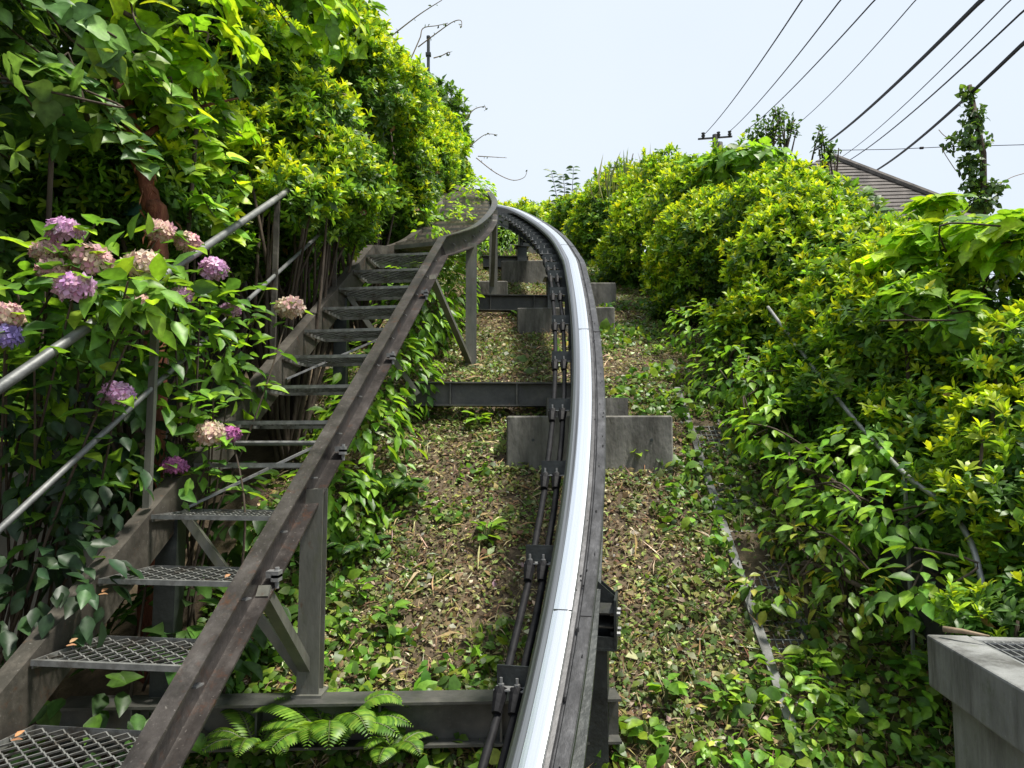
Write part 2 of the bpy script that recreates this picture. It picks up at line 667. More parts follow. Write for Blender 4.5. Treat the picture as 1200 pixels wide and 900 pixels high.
# stiffener plates and cable brackets along the left side
mb = MB()
mb.box((-.245, -.004, -.075), (-.115, .004, 0))
mb.box((-.115, -.004, -.30), (-.032, .004, .003))
brk_me = mb.mesh('cable_bracket')
brk_me.materials.append(M['dark'])
mb = MB()
mb.box((-.245, -.057, -.081), (-.115, .005, -.0752))
led_me = mb.mesh('ledge')
led_me.materials.append(M['galv'])
mb = MB()
mb.tube([(0, -.03, -.076), (0, -.03, -.060), (0, -.03, -.0595), (0, -.03, -.038)], [.012, .012, .006, .006], 6)
bolt_me = mb.mesh('bolt')
bolt_me.materials.append(M['galv'])
mb = MB()
mb.tube([(0, -.035, -.074), (0, -.05, -.10), (0, -.10, -.147)], [.026, .028, .019], 8)
boot_me = mb.mesh('cable_boot')
boot_me.materials.append(M['cable'])
bd = 2.30
while bd < 13.2:
    o, t, r, u = rail_frame(bd)
    fy = Vector((t.x, t.y, 0)).normalized()
    rot = Matrix((r, fy, Vector((0, 0, 1)))).transposed()
    par = track.location
    b = bpy.data.objects.new('cable_bracket', brk_me)
    COL.objects.link(b)
    b.parent = track
    b.location = o + Vector((0, 0, -.10)) - par
    b.rotation_euler = rot.to_euler()
    c = bpy.data.objects.new('ledge', led_me)
    COL.objects.link(c)
    c.parent = b
    for nm, mm in (('bolt', bolt_me), ('cable_boot', boot_me)):
        if nm == 'cable_boot' and bd > 8:
            continue
        for sx in (-.222, -.16):
            c = bpy.data.objects.new(nm, mm)
            COL.objects.link(c)
            c.parent = b
            c.location = (sx, 0, 0)
    bd += .585 if bd < 6 else .42
for k, off in enumerate((-.22, -.155)):
    pts = []
    for d in np.arange(-1.0, 13.3, .2):
        o, t, r, u = rail_frame(max(d, -1.2))
        sag = .014 * math.sin(d * 10.7 + k)
        pts.append(o + r * off + Vector((0, 0, -.19 + sag)))
    mb = MB()
    mb.smooth = True
    mb.tube(pts, .0165, 8)
    mb.build('power_cable', M['cable'], track)

# ------------------------------------------------------------------ supports
BEAM_T = .27                                   # top of the cross beams above the slope


def bprof(d):
    return float(gprof(d)) + BEAM_T


SUP = [3.62, solve(600, 449, bprof), solve(600, 347, bprof), solve(600, 301, bprof)]


def column(d, nm):
    o, t, r, u = rail_frame(d)
    gz = float(gprof(d))
    top = o.z - .66
    fy = Vector((t.x, t.y, 0)).normalized()
    rx = Vector((fy.y, -fy.x, 0))
    Mx = Matrix(((rx.x, fy.x, 0, o.x + .035), (rx.y, fy.y, 0, o.y), (rx.z, fy.z, 1, 0), (0, 0, 0, 1)))
    c = empty('support_column', (o.x, o.y, gz - .25), nm, 'support column', 'columns carrying the monorail beam')
    m1 = MB()
    m1.box((-.078, -.085, gz - .25), (.085, .085, top - .012), Mx)
    m1.build('shaft', M['dark'], c)
    m1 = MB()
    m1.box((-.12, -.12, top - .012), (.13, .12, top), Mx)
    m1.build('cap_plate', M['dark'], c)
    m1 = MB()
    m1.box((-.045, -.09, top), (.012, .09, o.z - .37), Mx)
    m1.build('saddle', M['dark'], c)
    for yy in (-.112, .02, .112):
        m1 = MB()
        q = [(.012, top), (.118, top), (.118, top + .21), (.012, top + .30)]
        vs = [Mx @ Vector((x_, yy - .006, z_)) for x_, z_ in q] + [Mx @ Vector((x_, yy + .006, z_)) for x_, z_ in q]
        if yy < -.1:                     # the front gusset is cut down so that the box stands open
            vs = [Mx @ Vector((x_, yy - .006, min(z_, top + .05))) for x_, z_ in q] + [Mx @ Vector((x_, yy + .006, min(z_, top + .05))) for x_, z_ in q]
        m1.add(vs, [(0, 1, 2, 3), (7, 6, 5, 4), (0, 4, 5, 1), (1, 5, 6, 2), (2, 6, 7, 3), (3, 7, 4, 0)])
        m1.build('gusset', M['dark'], c)
    for zz in (.11, .17):
        m1 = MB()
        q = [(-.10, zz - .02), (.10, zz + .03)]
        m1.bar(Mx @ Vector((.065, -.105, top + zz - .02)), Mx @ Vector((.065, .10, top + zz + .02)), .10, .008)
        m1.build('shelf_plate', M['beam'], c)
    m1 = MB()
    m1.box((.119, -.12, top + .001), (.131, .12, top + .215), Mx)
    g = m1.build('side_plate', M['dark'], c)
    for yy in (-.05, .05):
        for zz in (.05, .14):
            m1 = MB()
            m1.tube([Mx @ Vector((.10, yy, top + zz)), Mx @ Vector((.146, yy, top + zz))], .012, 6)
            m1.build('bolt', M['galv'], g)


names = ['dark steel column with gusseted bracket beside the lowest cross beam',
         'dark steel column on the small block behind the widest concrete footing',
         'dark steel column between the second and third concrete footings',
         'dark steel column highest up where the monorail bends away']
for d, n in zip(SUP, names):
    column(d, n)


def i_beam(name, p, q, w, h, mt, parent=None):
    """I-section with its top face on the line p-q"""
    prof = [(-w / 2, 0), (w / 2, 0), (w / 2, -.012), (.006, -.014), (.006, -h + .014), (w / 2, -h + .012), (w / 2, -h), (-w / 2, -h),
            (-w / 2, -h + .012), (-.006, -h + .014), (-.006, -.014), (-w / 2, -.012)]
    return sweep(name, [p, q], prof, mt, parent)


bspec = [(-2.05, .50), (-.86, .62), (-.62, .56), (-.50, .28)]
blab = ['lowest dark steel cross beam with ferns growing in front of it', 'dark steel cross beam just above the widest concrete footing',
        'dark steel cross beam just above the second concrete footing', 'dark steel cross beam highest up the slope']
for d, (x0, x1), lb in zip(SUP, bspec, blab):
    o, t, r, u = rail_frame(d)
    sl = -.06 if d > 4 else -.05
    z = bprof(d)
    B = empty('cross_beam', ((x0 + x1) / 2, d, z - .2), lb, 'steel beam', 'steel cross beams lying across the slope')
    wid = .17 if d < 5 else .14
    i_beam('beam', (x0, d - sl * (x0 - o.x) - .0, z), (x1, d - sl * (x1 - o.x), z), wid, .20, M['beam'], B)
    for xx in np.arange(x0 + .35, x1 - .2, .55):
        m1 = MB()
        yy = d - sl * (xx - o.x)
        m1.box((xx - .005, yy - wid / 2 + .008, z - .185), (xx + .005, yy - .007, z - .016))
        m1.build('stiffener', M['beam'], B)

# ------------------------------------------------------------------ concrete footings
def footing(x0, x1, ytop, ybot, depth, label, group='concrete footings under the track', yaw=-.05, cap=None):
    d = solve((x0 + x1) / 2, ybot, lambda q: float(gprof(q)))
    a, b = W(x0, ytop, d), W(x1, ytop, d)
    zb = float(gprof(d)) - .35
    zt = a[2]
    wd = b[0] - a[0]
    o = empty('concrete_footing', ((a[0] + b[0]) / 2, d + depth / 2, zb), label, 'concrete footing', group)
    me = bpy.data.meshes.new('block')
    m1 = MB()
    hw, hh, e = wd / 2, zt - zb, .012
    ring = [(-hw + e, -depth / 2), (hw - e, -depth / 2), (hw, -depth / 2 + e), (hw, depth / 2 - e), (hw - e, depth / 2), (-hw + e, depth / 2), (-hw, depth / 2 - e), (-hw, -depth / 2 + e)]
    sc = 1 - e / max(hw, .1)
    vs = [(x, y, 0) for x, y in ring] + [(x, y, hh - e) for x, y in ring] + [(x * sc, y * (1 - 2 * e / depth), hh) for x, y in ring]
    fs = [tuple(range(8))[::-1], tuple(range(16, 24))]
    for k in range(8):
        fs.append((k, (k + 1) % 8, 8 + (k + 1) % 8, 8 + k))
        fs.append((8 + k, 8 + (k + 1) % 8, 16 + (k + 1) % 8, 16 + k))
    m1.add(vs, fs)
    m1.build('block', M['concrete'], o, loc=(0, 0, 0))
    o.rotation_euler.z = yaw
    return o, d, zt


f1, fd1, fz1 = footing(595, 789, 487, 552, .40, 'widest concrete footing block straddling under the monorail')
# form-tie hole marks on the big block
for sx in (-.42, .46):
    m1 = MB()
    m1.tube([(sx, -.204, .58), (sx, -.19, .58)], .012, 8)
    m1.build('tie_hole', M['dark'], f1, loc=(0, 0, 0))
o = empty('concrete_footing', (.42, SUP[1] + .03, fz1 - .4), 'small concrete pedestal standing behind the widest footing', 'concrete footing', 'concrete footings under the track')
m1 = MB()
a, b = W(641, 466, SUP[1] - .22), W(736, 466, SUP[1] - .22)
m1.box((a[0], SUP[1] - .22, fz1 - .5), (b[0], SUP[1] + .25, a[2]))
m1.build('block', M['concrete'], o)
footing(607, 721, 360, 394, .40, 'second concrete footing block up the slope with dark stained face')
footing(588, 655, 305, 334, .40, 'third concrete footing block up the slope beneath the bend')
footing(558, 595, 329, 352, .35, 'small pale concrete footing under the thin stair posts', yaw=0)
footing(690, 722, 331, 362, .35, 'pale concrete stub right of the monorail column', yaw=0)
footing(596, 640, 286, 298, .3, 'low concrete footing farthest up the slope', yaw=0)
# ------------------------------------------------------------------ stairway beside the track
TI = dict(d0=2.345, g=.34, h0=-.945, r=.224, xl=-1.727, s=.0368, w=.545)
SYAW = -math.radians(8.0)
RDIR = Vector((math.cos(SYAW), math.sin(SYAW), 0))


def tread_pos(i):
    return Vector((TI['xl'] + TI['s'] * i, TI['d0'] + TI['g'] * i, CZ + TI['h0'] + TI['r'] * i))


IK = 12.7
kink = tread_pos(IK)


def sprof(d):                              # stringer top line above the kink
    return kink.z + .05 + .50 * (d - kink.y)


right_up = []
for px, py in [(548, 267), (566, 254), (575.5, 241), (575, 232), (567, 221)]:
    d = solve(px, py, sprof, lo=kink.y + .05)
    right_up.append(W(px, py, d))
r0 = tread_pos(-5) + RDIR * (TI['w'] + .055) + Vector((0, 0, .05))
r1 = tread_pos(IK) + RDIR * (TI['w'] + .055) + Vector((0, 0, .05))
upc = interp([np.array(r1)] + right_up, 6)
upc = upc + [upc[-1] + (upc[-1] - upc[-3]) * k * .5 + np.array([-.05 * k * k, 0, -.02 * k]) for k in (1, 2, 3)]
r_path = [np.array(r0), np.array(r0 + (r1 - r0) * .5)] + upc
stair = empty('stairway', (float(r0.x), float(r0.y), float(gprof(r0.y))), 'narrow weathered steel stairway with expanded metal treads and pipe handrail', 'stairway')
CH = [(0, 0), (.072, 0), (.072, -.010), (.010, -.012), (.010, -.173), (.072, -.175), (.072, -.185), (0, -.185)]
sweep('stringer', r_path, CH, M['stringer'], stair)


def left_of(path, w):
    out = []
    for i, p in enumerate(path):
        t = path[min(i + 1, len(path) - 1)] - path[max(i - 1, 0)]
        n = np.array([-t[1], t[0], 0])
        n /= np.linalg.norm(n)
        out.append(p + n * w)
    return out


l0 = tread_pos(-5) - RDIR * .005 + Vector((0, 0, .0))
l1 = tread_pos(IK) - RDIR * .005
l_up = left_of(upc, TI['w'] + .06)
for q in l_up:
    q[2] -= .05
l_path = [np.array(l0), np.array(l0 + (l1 - l0) * .5), np.array(l1)] + l_up[2:]
sweep('stringer', l_path, [(0, 0), (0, -.2), (-.075, -.2), (-.075, -.19), (-.010, -.188), (-.010, -.012), (-.075, -.010), (-.075, 0)], M['inner'], stair)

# tread: bent frame, and an expanded-metal deck inside it
TW, TD = TI['w'] + .03, .365


def tread_meshes(w, dep):
    f = MB()
    f.box((0, 0, -.020), (w, .006, 0))
    f.box((0, .006, -.006), (w, .022, -.001))
    f.box((0, dep - .006, -.032), (w, dep, -.001))
    f.box((.0, .006, -.032), (.006, dep - .006, -.001))
    f.box((w - .006, .006, -.045), (w, dep - .006, -.001))
    fm = f.mesh('tread')
    fm.materials.append(M['mesh'])
    dk = MB()
    dw, dr = .076, .031                       # long and short way of a diamond
    nr = int((dep - .012) / dr)
    nc = int((w - .012) / (dw / 2))
    for r in range(nr):
        y0 = .006 + dr / 2 + r * dr
        ph = r % 2
        prev = None
        base = len(dk.v)
        for c in range(nc + 1):
            x = .006 + c * (w - .012) / nc
            up = (c + ph) % 2
            yy = y0 + (dr * .5 if up else -dr * .5)
            zz = -.010 + (.005 if up else -.002)
            dk.v += [(x, yy - .003, zz), (x, yy + .003, zz + .001), (x, yy, zz - .007)]
        for c in range(nc):
            a = base + c * 3
            dk.f += [(a, a + 3, a + 4, a + 1), (a + 1, a + 4, a + 5, a + 2), (a + 2, a + 5, a + 3, a)]
    dm = dk.mesh('mesh_deck')
    dm.materials.append(M['mesh'])
    ep = MB()
    vs = [(w + .001, -.004, -.001), (w + .005, -.004, -.001), (w + .005, dep * .75, -.001), (w + .001, dep * .75, -.001),
          (w + .001, -.004, -.075), (w + .005, -.004, -.075), (w + .005, dep * .75, -.055), (w + .001, dep * .75, -.055)]
    ep.add(vs, [(0, 1, 2, 3), (7, 6, 5, 4), (0, 4, 5, 1), (1, 5, 6, 2), (2, 6, 7, 3), (3, 7, 4, 0)])
    ep.box((w + .005, .0, -.072), (w + .05, .05, -.066))
    em = ep.mesh('end_plate')
    em.materials.append(M['galv'])
    return fm, dm, em


TM = tread_meshes(TW, TD)


def put_tread(pos, yaw, meshes):
    t = bpy.data.objects.new('tread', meshes[0])
    COL.objects.link(t)
    t.parent = stair
    t.location = Vector(pos) - stair.location
    t.rotation_euler.z = yaw
    for nm, m_ in (('planks' if meshes[1].name.startswith('planks') else 'mesh_deck', meshes[1]), ('end_plate', meshes[2])):
        c = bpy.data.objects.new(nm, m_)
        COL.objects.link(c)
        c.parent = t


for i in range(-3, 13):
    put_tread(tread_pos(i) + RDIR * .004, SYAW + random.uniform(-.006, .006), TM)
# treads of the upper flight, closer together
seg = np.array(upc)
lseg = np.array(l_up)
arc = np.concatenate([[0], np.cumsum(np.linalg.norm(np.diff(seg[:, :2], axis=0), axis=1))])
TM2 = tread_meshes(TI['w'] + .03, .30)
pk = MB()
for k in range(3):
    pk.box((.008, .008 + k * .095, -.028), (TI['w'] + .022, .008 + k * .095 + .088, -.002 + .003 * (k % 2)))
pkm = pk.mesh('planks')
pkm.materials.append(M['plank'])
fr2 = MB()
fr2.box((0, 0, -.07), (TI['w'] + .03, .006, -.030))
fr2.box((0, .006, -.036), (.04, .29, -.030))
fr2.box((TI['w'] - .01, .006, -.036), (TI['w'] + .03, .29, -.030))
fr2m = fr2.mesh('tread')
fr2m.materials.append(M['post'])
TM2 = (fr2m, pkm, TM2[2])
s = .28
while s < arc[-1]:
    pr = np.array([np.interp(s, arc, seg[:, k]) for k in range(3)])
    pl = np.array([np.interp(s, arc, lseg[:, k]) for k in range(3)])
    yaw = math.atan2(pr[1] - pl[1], pr[0] - pl[0])
    put_tread((pl[0], pl[1], pl[2] + .02), yaw, TM2)
    s += .27

# posts with diagonal braces
def stair_post(d, px, brace=True, path=None, mt='post', foot=None, back=.55):
    P = np.array(path if path is not None else r_path)
    z = np.interp(d, P[:, 1], P[:, 2]) - .17
    x = np.interp(d, P[:, 1], P[:, 0]) + .035
    zb = foot if foot is not None else bprof(d)
    m1 = MB()
    w = .052
    m1.box((x - w, d - .048, zb), (x + w, d - .040, z))       # H-section upright
    m1.box((x - w, d + .040, zb), (x + w, d + .048, z))
    m1.box((x - .005, d - .040, zb), (x + .005, d + .040, z))
    m1.box((x - .07, d - .07, zb), (x + .07, d + .07, zb + .012))
    po = m1.build('support_post', M[mt], stair)
    if brace:
        m1 = MB()
        d2 = d - back
        z2 = np.interp(d2, P[:, 1], P[:, 2]) - .19
        x2 = np.interp(d2, P[:, 1], P[:, 0]) + .04
        m1.bar((x - .015, d - .03, zb + .13), (x2, d2, z2), .05, .05, (1, 0, 0))
        m1.build('brace', M[mt], po)


stair_post(SUP[0], 370)
stair_post(7.25, 556, foot=float(gprof(7.25)) - .1, back=1.1)
stair_post(SUP[2] - .02, 575)
P_ = np.array(l_path)
for d in (SUP[0], SUP[1] - .3):
    m1 = MB()
    x = np.interp(d, P_[:, 1], P_[:, 0]) - .04
    z = np.interp(d, P_[:, 1], P_[:, 2]) - .19
    m1.box((x - .05, d - .05, bprof(d) - (.3 if d > 5 else 0)), (x + .05, d + .05, z))
    m1.build('support_post', M['dark'], stair)
    m1 = MB()
    x2 = np.interp(d - .1, P_[:, 1], P_[:, 0])
    m1.bar((x + .06, d - .03, z + .02), (x + .62, d + .05, bprof(d) + .08), .04, .04)
    m1.build('brace', M['post'], stair)
# beam clamps on the stringer's lower flange
for i in (2.55, 4.85, 7.6, 10.4):
    c = tread_pos(i) + RDIR * (TI['w'] + .055 + .065) + Vector((0, 0, .05 - .178))
    m1 = MB()
    m1.box((c.x - .008, c.y - .028, c.z - .02), (c.x + .022, c.y + .028, c.z + .006))
    m1.box((c.x - .03, c.y - .028, c.z - .005), (c.x + .022, c.y + .028, c.z + .022))
    m1.tube([(c.x + .008, c.y, c.z - .05), (c.x + .008, c.y, c.z + .035)], .010, 6)
    m1.build('clamp', M['galv'], stair)

# handrail on the left stringer
def lpt(i, h, off=-.05):
    return tread_pos(i) + RDIR * off + Vector((0, 0, h))


hr = MB()
hr.smooth = True
hr.tube([lpt(-3, 1.04), lpt(3, 1.05), lpt(8.6, 1.05), lpt(11.5, 1.05)], .0205, 10)
h_o = hr.build('handrail', M['railpipe'], stair)
hr = MB()
hr.smooth = True
hr.tube([lpt(-3, .53), lpt(3, .54), lpt(11.5, .54)], .0125, 10)
hr.build('mid_rail', M['railpipe'], h_o)
for i in (-.9, 3.15, 6.9, 10.1):
    m1 = MB()
    b = lpt(i, -.06)
    m1.bar(b, b + Vector((0, 0, 1.11)), .03, .03, (0, 1, 0))
    m1.build('handrail_post', M['inner'] if i > 5 else M['post'], h_o)
# tie bar under the treads
m1 = MB()
m1.tube([tread_pos(4.6) + RDIR * .02 + Vector((0, .25, -.03)), tread_pos(4.6) + RDIR * .54 + Vector((0, .25, -.03))], .014, 8)
m1.build('tie_bar', M['galv'], stair)
for a_, b_ in ((3.9, 5.2), (7.2, 8.6)):
    m1 = MB()
    m1.bar(tread_pos(a_) + RDIR * .0 + Vector((0, 0, -.19)), tread_pos(b_) + RDIR * .52 + Vector((0, 0, -.16)), .03, .012)
    m1.build('cross_brace', M['galv'], stair)

# conduit pipe slung under the treads
cp_pts = [tread_pos(i) + RDIR * (TI['w'] - .02) + Vector((0, 0, -.285 + .01 * math.sin(i * 2.1))) for i in np.arange(-4, 12.6, .5)]
cnd = empty('conduit_pipe', tuple(cp_pts[0]), 'thick grey conduit pipe slung beneath the treads along the stair stringer', 'conduit')
m1 = MB()
m1.smooth = True
m1.tube(cp_pts, .026, 10)
m1.build('pipe', M['galv'], cnd)
for i in (2.95, 7.9):
    m1 = MB()
    m1.smooth = True
    c = lambda k: tread_pos(k) + RDIR * (TI['w'] - .02) + Vector((0, 0, -.285 + .01 * math.sin(k * 2.1)))
    m1.tube([c(i - .18), c(i - .17), c(i), c(i + .01), c(i + .2)], [.034, .038, .038, .032, .032], 12)
    m1.build('coupling', M['dark'], cnd)

# ------------------------------------------------------------------ drain gutter and concrete catch pit on the right
gut = empty('drain_gutter', (1.4, 3.6, float(gprof(3.6))), 'narrow concrete drain gutter with steel grating lids beside the overgrown bank', 'gutter')
gy0, gy1 = 3.3, 7.4
gxl = lambda y: 1.33 + .045 * (y - 3.5)
for off, up_ in ((0, .045), (.27, .0)):
    pth = [(gxl(y) + off, y, float(gprof(y)) - .015 + up_) for y in np.arange(gy0, gy1, .3) if y < 6.8]
    sweep('kerb', pth, [(-.025, -.15), (.025, -.15), (.025, .018), (-.025, .018)], M['concrete2'], gut)
gm = MB()
for k in range(6):
    x = .015 + k * .04
    gm.box((x - .003, 0, -.03), (x + .003, .56, 0))
for k in range(9):
    y = .02 + k * .065
    gm.box((0, y - .003, -.024), (.23, y + .003, .002))
gme = gm.mesh('grating')
gme.materials.append(M['galv'])
sl_ang = math.atan(.65)
for k in range(5):
    y = 3.4 + k * .56
    g = bpy.data.objects.new('grating', gme)
    COL.objects.link(g)
    g.parent = gut
    g.location = Vector((gxl(y) + .025, y, float(gprof(y)) + .005)) - gut.location
    g.rotation_euler = (sl_ang, 0, -.045)

PY = -math.radians(7.7)
pc = W(1085, 743, 2.9)
pit = empty('catch_pit', (pc[0], pc[1], pc[2] - 1.6), 'grey concrete catch pit with overhanging rim and steel grating lid', 'catch pit')
pit.rotation_euler.z = PY
LZ = 1.6


def pbox(name, a, b, mt, parent=pit, bev=.008):
    m1 = MB()
    m1.box(a, b)
    o = m1.build(name, M[mt], parent, loc=(0, 0, 0))
    md = o.modifiers.new('bevel', 'BEVEL')
    md.width = bev
    md.segments = 2
    return o


PL, PWD = 1.7, 1.25
pbox('wall', (.055, -PL + .05, 0), (PWD - .05, -.055, LZ - .19), 'concrete2')
pbox('rim', (0, -PL, LZ - .1895), (.15, 0, LZ), 'concrete2')
pbox('rim', (PWD - .15, -PL, LZ - .1895), (PWD, 0, LZ), 'concrete2')
pbox('rim', (.1505, -.055, LZ - .1895), (PWD - .1505, -.0005, LZ - .001), 'concrete2')
pbox('rim', (.1505, -PL, LZ - .1895), (PWD - .1505, -PL + .13, LZ - .001), 'concrete2')
gr = MB()
gr.box((.1505, -PL + .131, LZ - .03), (.16, -.056, LZ - .004))
gr.box((PWD - .16, -PL + .131, LZ - .03), (PWD - .1505, -.056, LZ - .004))
gro = gr.build('grating_frame', M['galv'], pit, loc=(0, 0, 0))
b1 = MB()
b1.box((-.0025, -PL + .132, -.03), (.0025, -.057, 0))
b1m = b1.mesh('bar')
b1m.materials.append(M['galv'])
for k in range(30):
    c = bpy.data.objects.new('bar', b1m)
    COL.objects.link(c)
    c.parent = gro
    c.location = (.178 + k * .031, 0, LZ - .006)
b2 = MB()
b2.box((.16, -.0025, -.006), (PWD - .16, .0025, 0))
b2m = b2.mesh('cross_bar')
b2m.materials.append(M['galv'])
for k in range(16):
    c = bpy.data.objects.new('cross_bar', b2m)
    COL.objects.link(c)
    c.parent = gro
    c.location = (0, -.09 - k * .092, LZ - .0035)

# retaining walls
def wall(name, label, pts, th, h0, top, mt):
    o = empty(name, pts[0], label, 'wall')
    sweep('wall_face', [(x, y, z) for x, y, z in pts], [(0, -h0), (th, -h0), (th, top), (0, top)], M[mt], o, vertical=True)
    return o


wall('retaining_wall', 'concrete retaining wall left of the stairway with shade put into its colour', [(-2.75 + .08 * (y - 2), y, float(gprof(y))) for y in np.arange(.2, 7, .8)], -.2, 1.2, 1.15, 'wallshade')
wall('retaining_wall', 'grey concrete retaining wall hidden behind the leaves beside the catch pit', [(2.22 + .03 * (y - 3), y, float(gprof(y))) for y in np.arange(1.5, 4.9, .8)], .2, .8, .42, 'wallshade')
#@@FOLIAGE@@
# ------------------------------------------------------------------ foliage tools
CAM = np.array([0, 0, CZ])
LANCE = (np.array([(0, 0, 0), (-.40, .34, .09), (.40, .34, .05), (-.46, .68, .08), (.46, .68, .04), (0, 1, -.08)]), [(0, 2, 1), (1, 2, 4, 3), (3, 4, 5)])
CARD = (np.array([(0, 0, 0), (-.5, .45, .06), (.5, .5, .1), (0, 1, -.06)]), [(0, 2, 1), (1, 2, 3)])
OVATE = (np.array([(0, 0, 0), (-.36, .2, .05), (-.5, .48, .08), (-.3, .78, .02), (0, 1.05, -.14), (.3, .78, .02), (.5, .48, .08), (.36, .2, .05), (0, .25, -.03), (0, .58, -.03)]),
         [(0, 8, 1), (1, 8, 9, 2), (2, 9, 3), (3, 9, 4), (0, 7, 8), (7, 6, 9, 8), (6, 5, 9), (5, 4, 9)])
_h = [(-.2, -.07, .03), (-.42, .02, .05), (-.54, .22, .06), (-.52, .42, .05), (-.38, .58, .02), (-.30, .70, 0), (-.12, .90, -.07), (0, 1.04, -.16)]
HEART = (np.array([(0, 0, 0)] + _h + [(-x, y, z) for x, y, z in _h[-2::-1]] + [(0, .25, -.02), (0, .55, -.05)]),
         [(0, 16, 1), (1, 16, 2), (2, 16, 3), (3, 16, 17, 4), (4, 17, 5), (5, 17, 6), (6, 17, 7), (7, 17, 8),
          (0, 15, 16), (15, 14, 16), (14, 13, 16), (13, 12, 17, 16), (12, 11, 17), (11, 10, 17), (10, 9, 17), (9, 8, 17)])
PETAL4 = (np.array([(0, 0, 0), (-.5, -.12, .05), (-.12, -.5, .05), (.12, -.5, .05), (.5, -.12, .05), (.5, .12, .05), (.12, .5, .05), (-.12, .5, .05), (-.5, .12, .05), (-.55, -.5, .16), (.55, -.5, .16), (.55, .5, .16), (-.55, .5, .16)]),
          [(0, 1, 9, 2), (0, 3, 10, 4), (0, 5, 11, 6), (0, 7, 12, 8)])


def unit(v):
    return v / np.maximum(np.linalg.norm(v, axis=-1, keepdims=True), 1e-9)


def leaf_mesh(name, pos, axis, nrm, size, width, col, tmpl, smooth_=True):
    """one mesh of many leaves: base position, axis, face normal, length, width and colour of each"""
    T, faces = tmpl
    n = len(pos)
    axis = unit(axis)
    side = unit(np.cross(axis, nrm))
    nrm = np.cross(side, axis)
    size = np.broadcast_to(np.asarray(size, float), (n,))
    width = np.broadcast_to(np.asarray(width, float), (n,))
    V = (pos[:, None] + side[:, None] * (T[None, :, :1] * (size * width)[:, None, None]) + axis[:, None] * (T[None, :, 1:2] * size[:, None, None])
         + nrm[:, None] * (T[None, :, 2:] * size[:, None, None])).reshape(-1, 3)
    nv = len(T)
    tot = np.array([len(f) for f in faces])
    loops = np.concatenate([np.array(f) for f in faces])
    L = (loops[None] + (np.arange(n) * nv)[:, None]).ravel()
    totals = np.tile(tot, n)
    starts = np.concatenate([[0], np.cumsum(totals)[:-1]])
    me = bpy.data.meshes.new(name)
    me.vertices.add(len(V))
    me.vertices.foreach_set('co', V.astype('f').ravel())
    me.loops.add(len(L))
    me.loops.foreach_set('vertex_index', L.astype('i'))
    me.polygons.add(len(totals))
    me.polygons.foreach_set('loop_start', starts.astype('i'))
    me.polygons.foreach_set('loop_total', totals.astype('i'))
    at = me.attributes.new('Col', 'FLOAT_COLOR', 'POINT')
    c4 = np.ones((n, nv, 4), 'f')
    rib = np.where(np.abs(T[:, 0]) < .01, 1.28, .90) if nv >= 10 and abs(T[0, 0]) + abs(T[0, 1]) < .01 and tmpl is not PETAL4 else np.ones(nv)
    c4[:, :, :3] = np.asarray(col)[:, None, :] * rib[None, :, None]        # paler midrib
    at.data.foreach_set('color', c4.ravel())
    if smooth_:
        me.polygons.foreach_set('use_smooth', np.ones(len(totals), bool))
    me.update(calc_edges=True)
    return me


def rnd(n):
    return unit(RNG.normal(size=(n, 3)))


def blob_points(blobs, dens, shell=.12, lump=.16, seed=0., face=-.35, hole=0.):
    """points and normals spread over the outside of a union of lumpy ellipsoids"""
    PP, NN = [], []
    B = [(np.array(c, float), np.broadcast_to(np.asarray(r, float), (3,))) for c, r in blobs]
    for k, (c, r) in enumerate(B):
        area = 4 * math.pi * (np.prod(r) ** (2 / 3))
        n = int(area * dens)
        d = rnd(n)
        nn = unit(d / r)
        lum = 1 + lump * noise(c + d * r, 2.6 / max(r.mean(), .3) ** .3, seed + k) + .5 * lump * noise(c + d * r, 6.5, seed)
        p = c + d * r * (lum - np.abs(RNG.normal(0, shell, n)) / r.mean())[:, None]
        ok = np.ones(n, bool)
        for j, (c2, r2) in enumerate(B):
            if j != k:
                ok &= np.linalg.norm((p - c2) / r2, axis=1) > .84
        ok &= p[:, 2] > ground(p[:, 0], p[:, 1]) + .02
        tc = unit(CAM - p)
        ok &= (nn * tc).sum(1) > face
        if hole:
            ok &= noise(p, 2.3, seed + 9) > -hole
        PP.append(p[ok])
        NN.append(nn[ok])
    return np.concatenate(PP), np.concatenate(NN)


def mixcol(n, cols, w, jit=.16):
    cols = np.array(cols)
    w = np.array(w[:len(cols)], float)
    k = RNG.choice(len(cols), n, p=w / w.sum())
    return cols[k] * np.exp(RNG.normal(0, jit, (n, 1))) * np.exp(RNG.normal(0, jit * .35, (n, 3)))


YOUNG = [(.52, .62, .03), (.40, .55, .03), (.27, .45, .03)]
MID = [(.20, .40, .035), (.15, .32, .035), (.28, .46, .04)]
OLD = [(.085, .19, .035), (.12, .24, .04), (.07, .155, .033)]


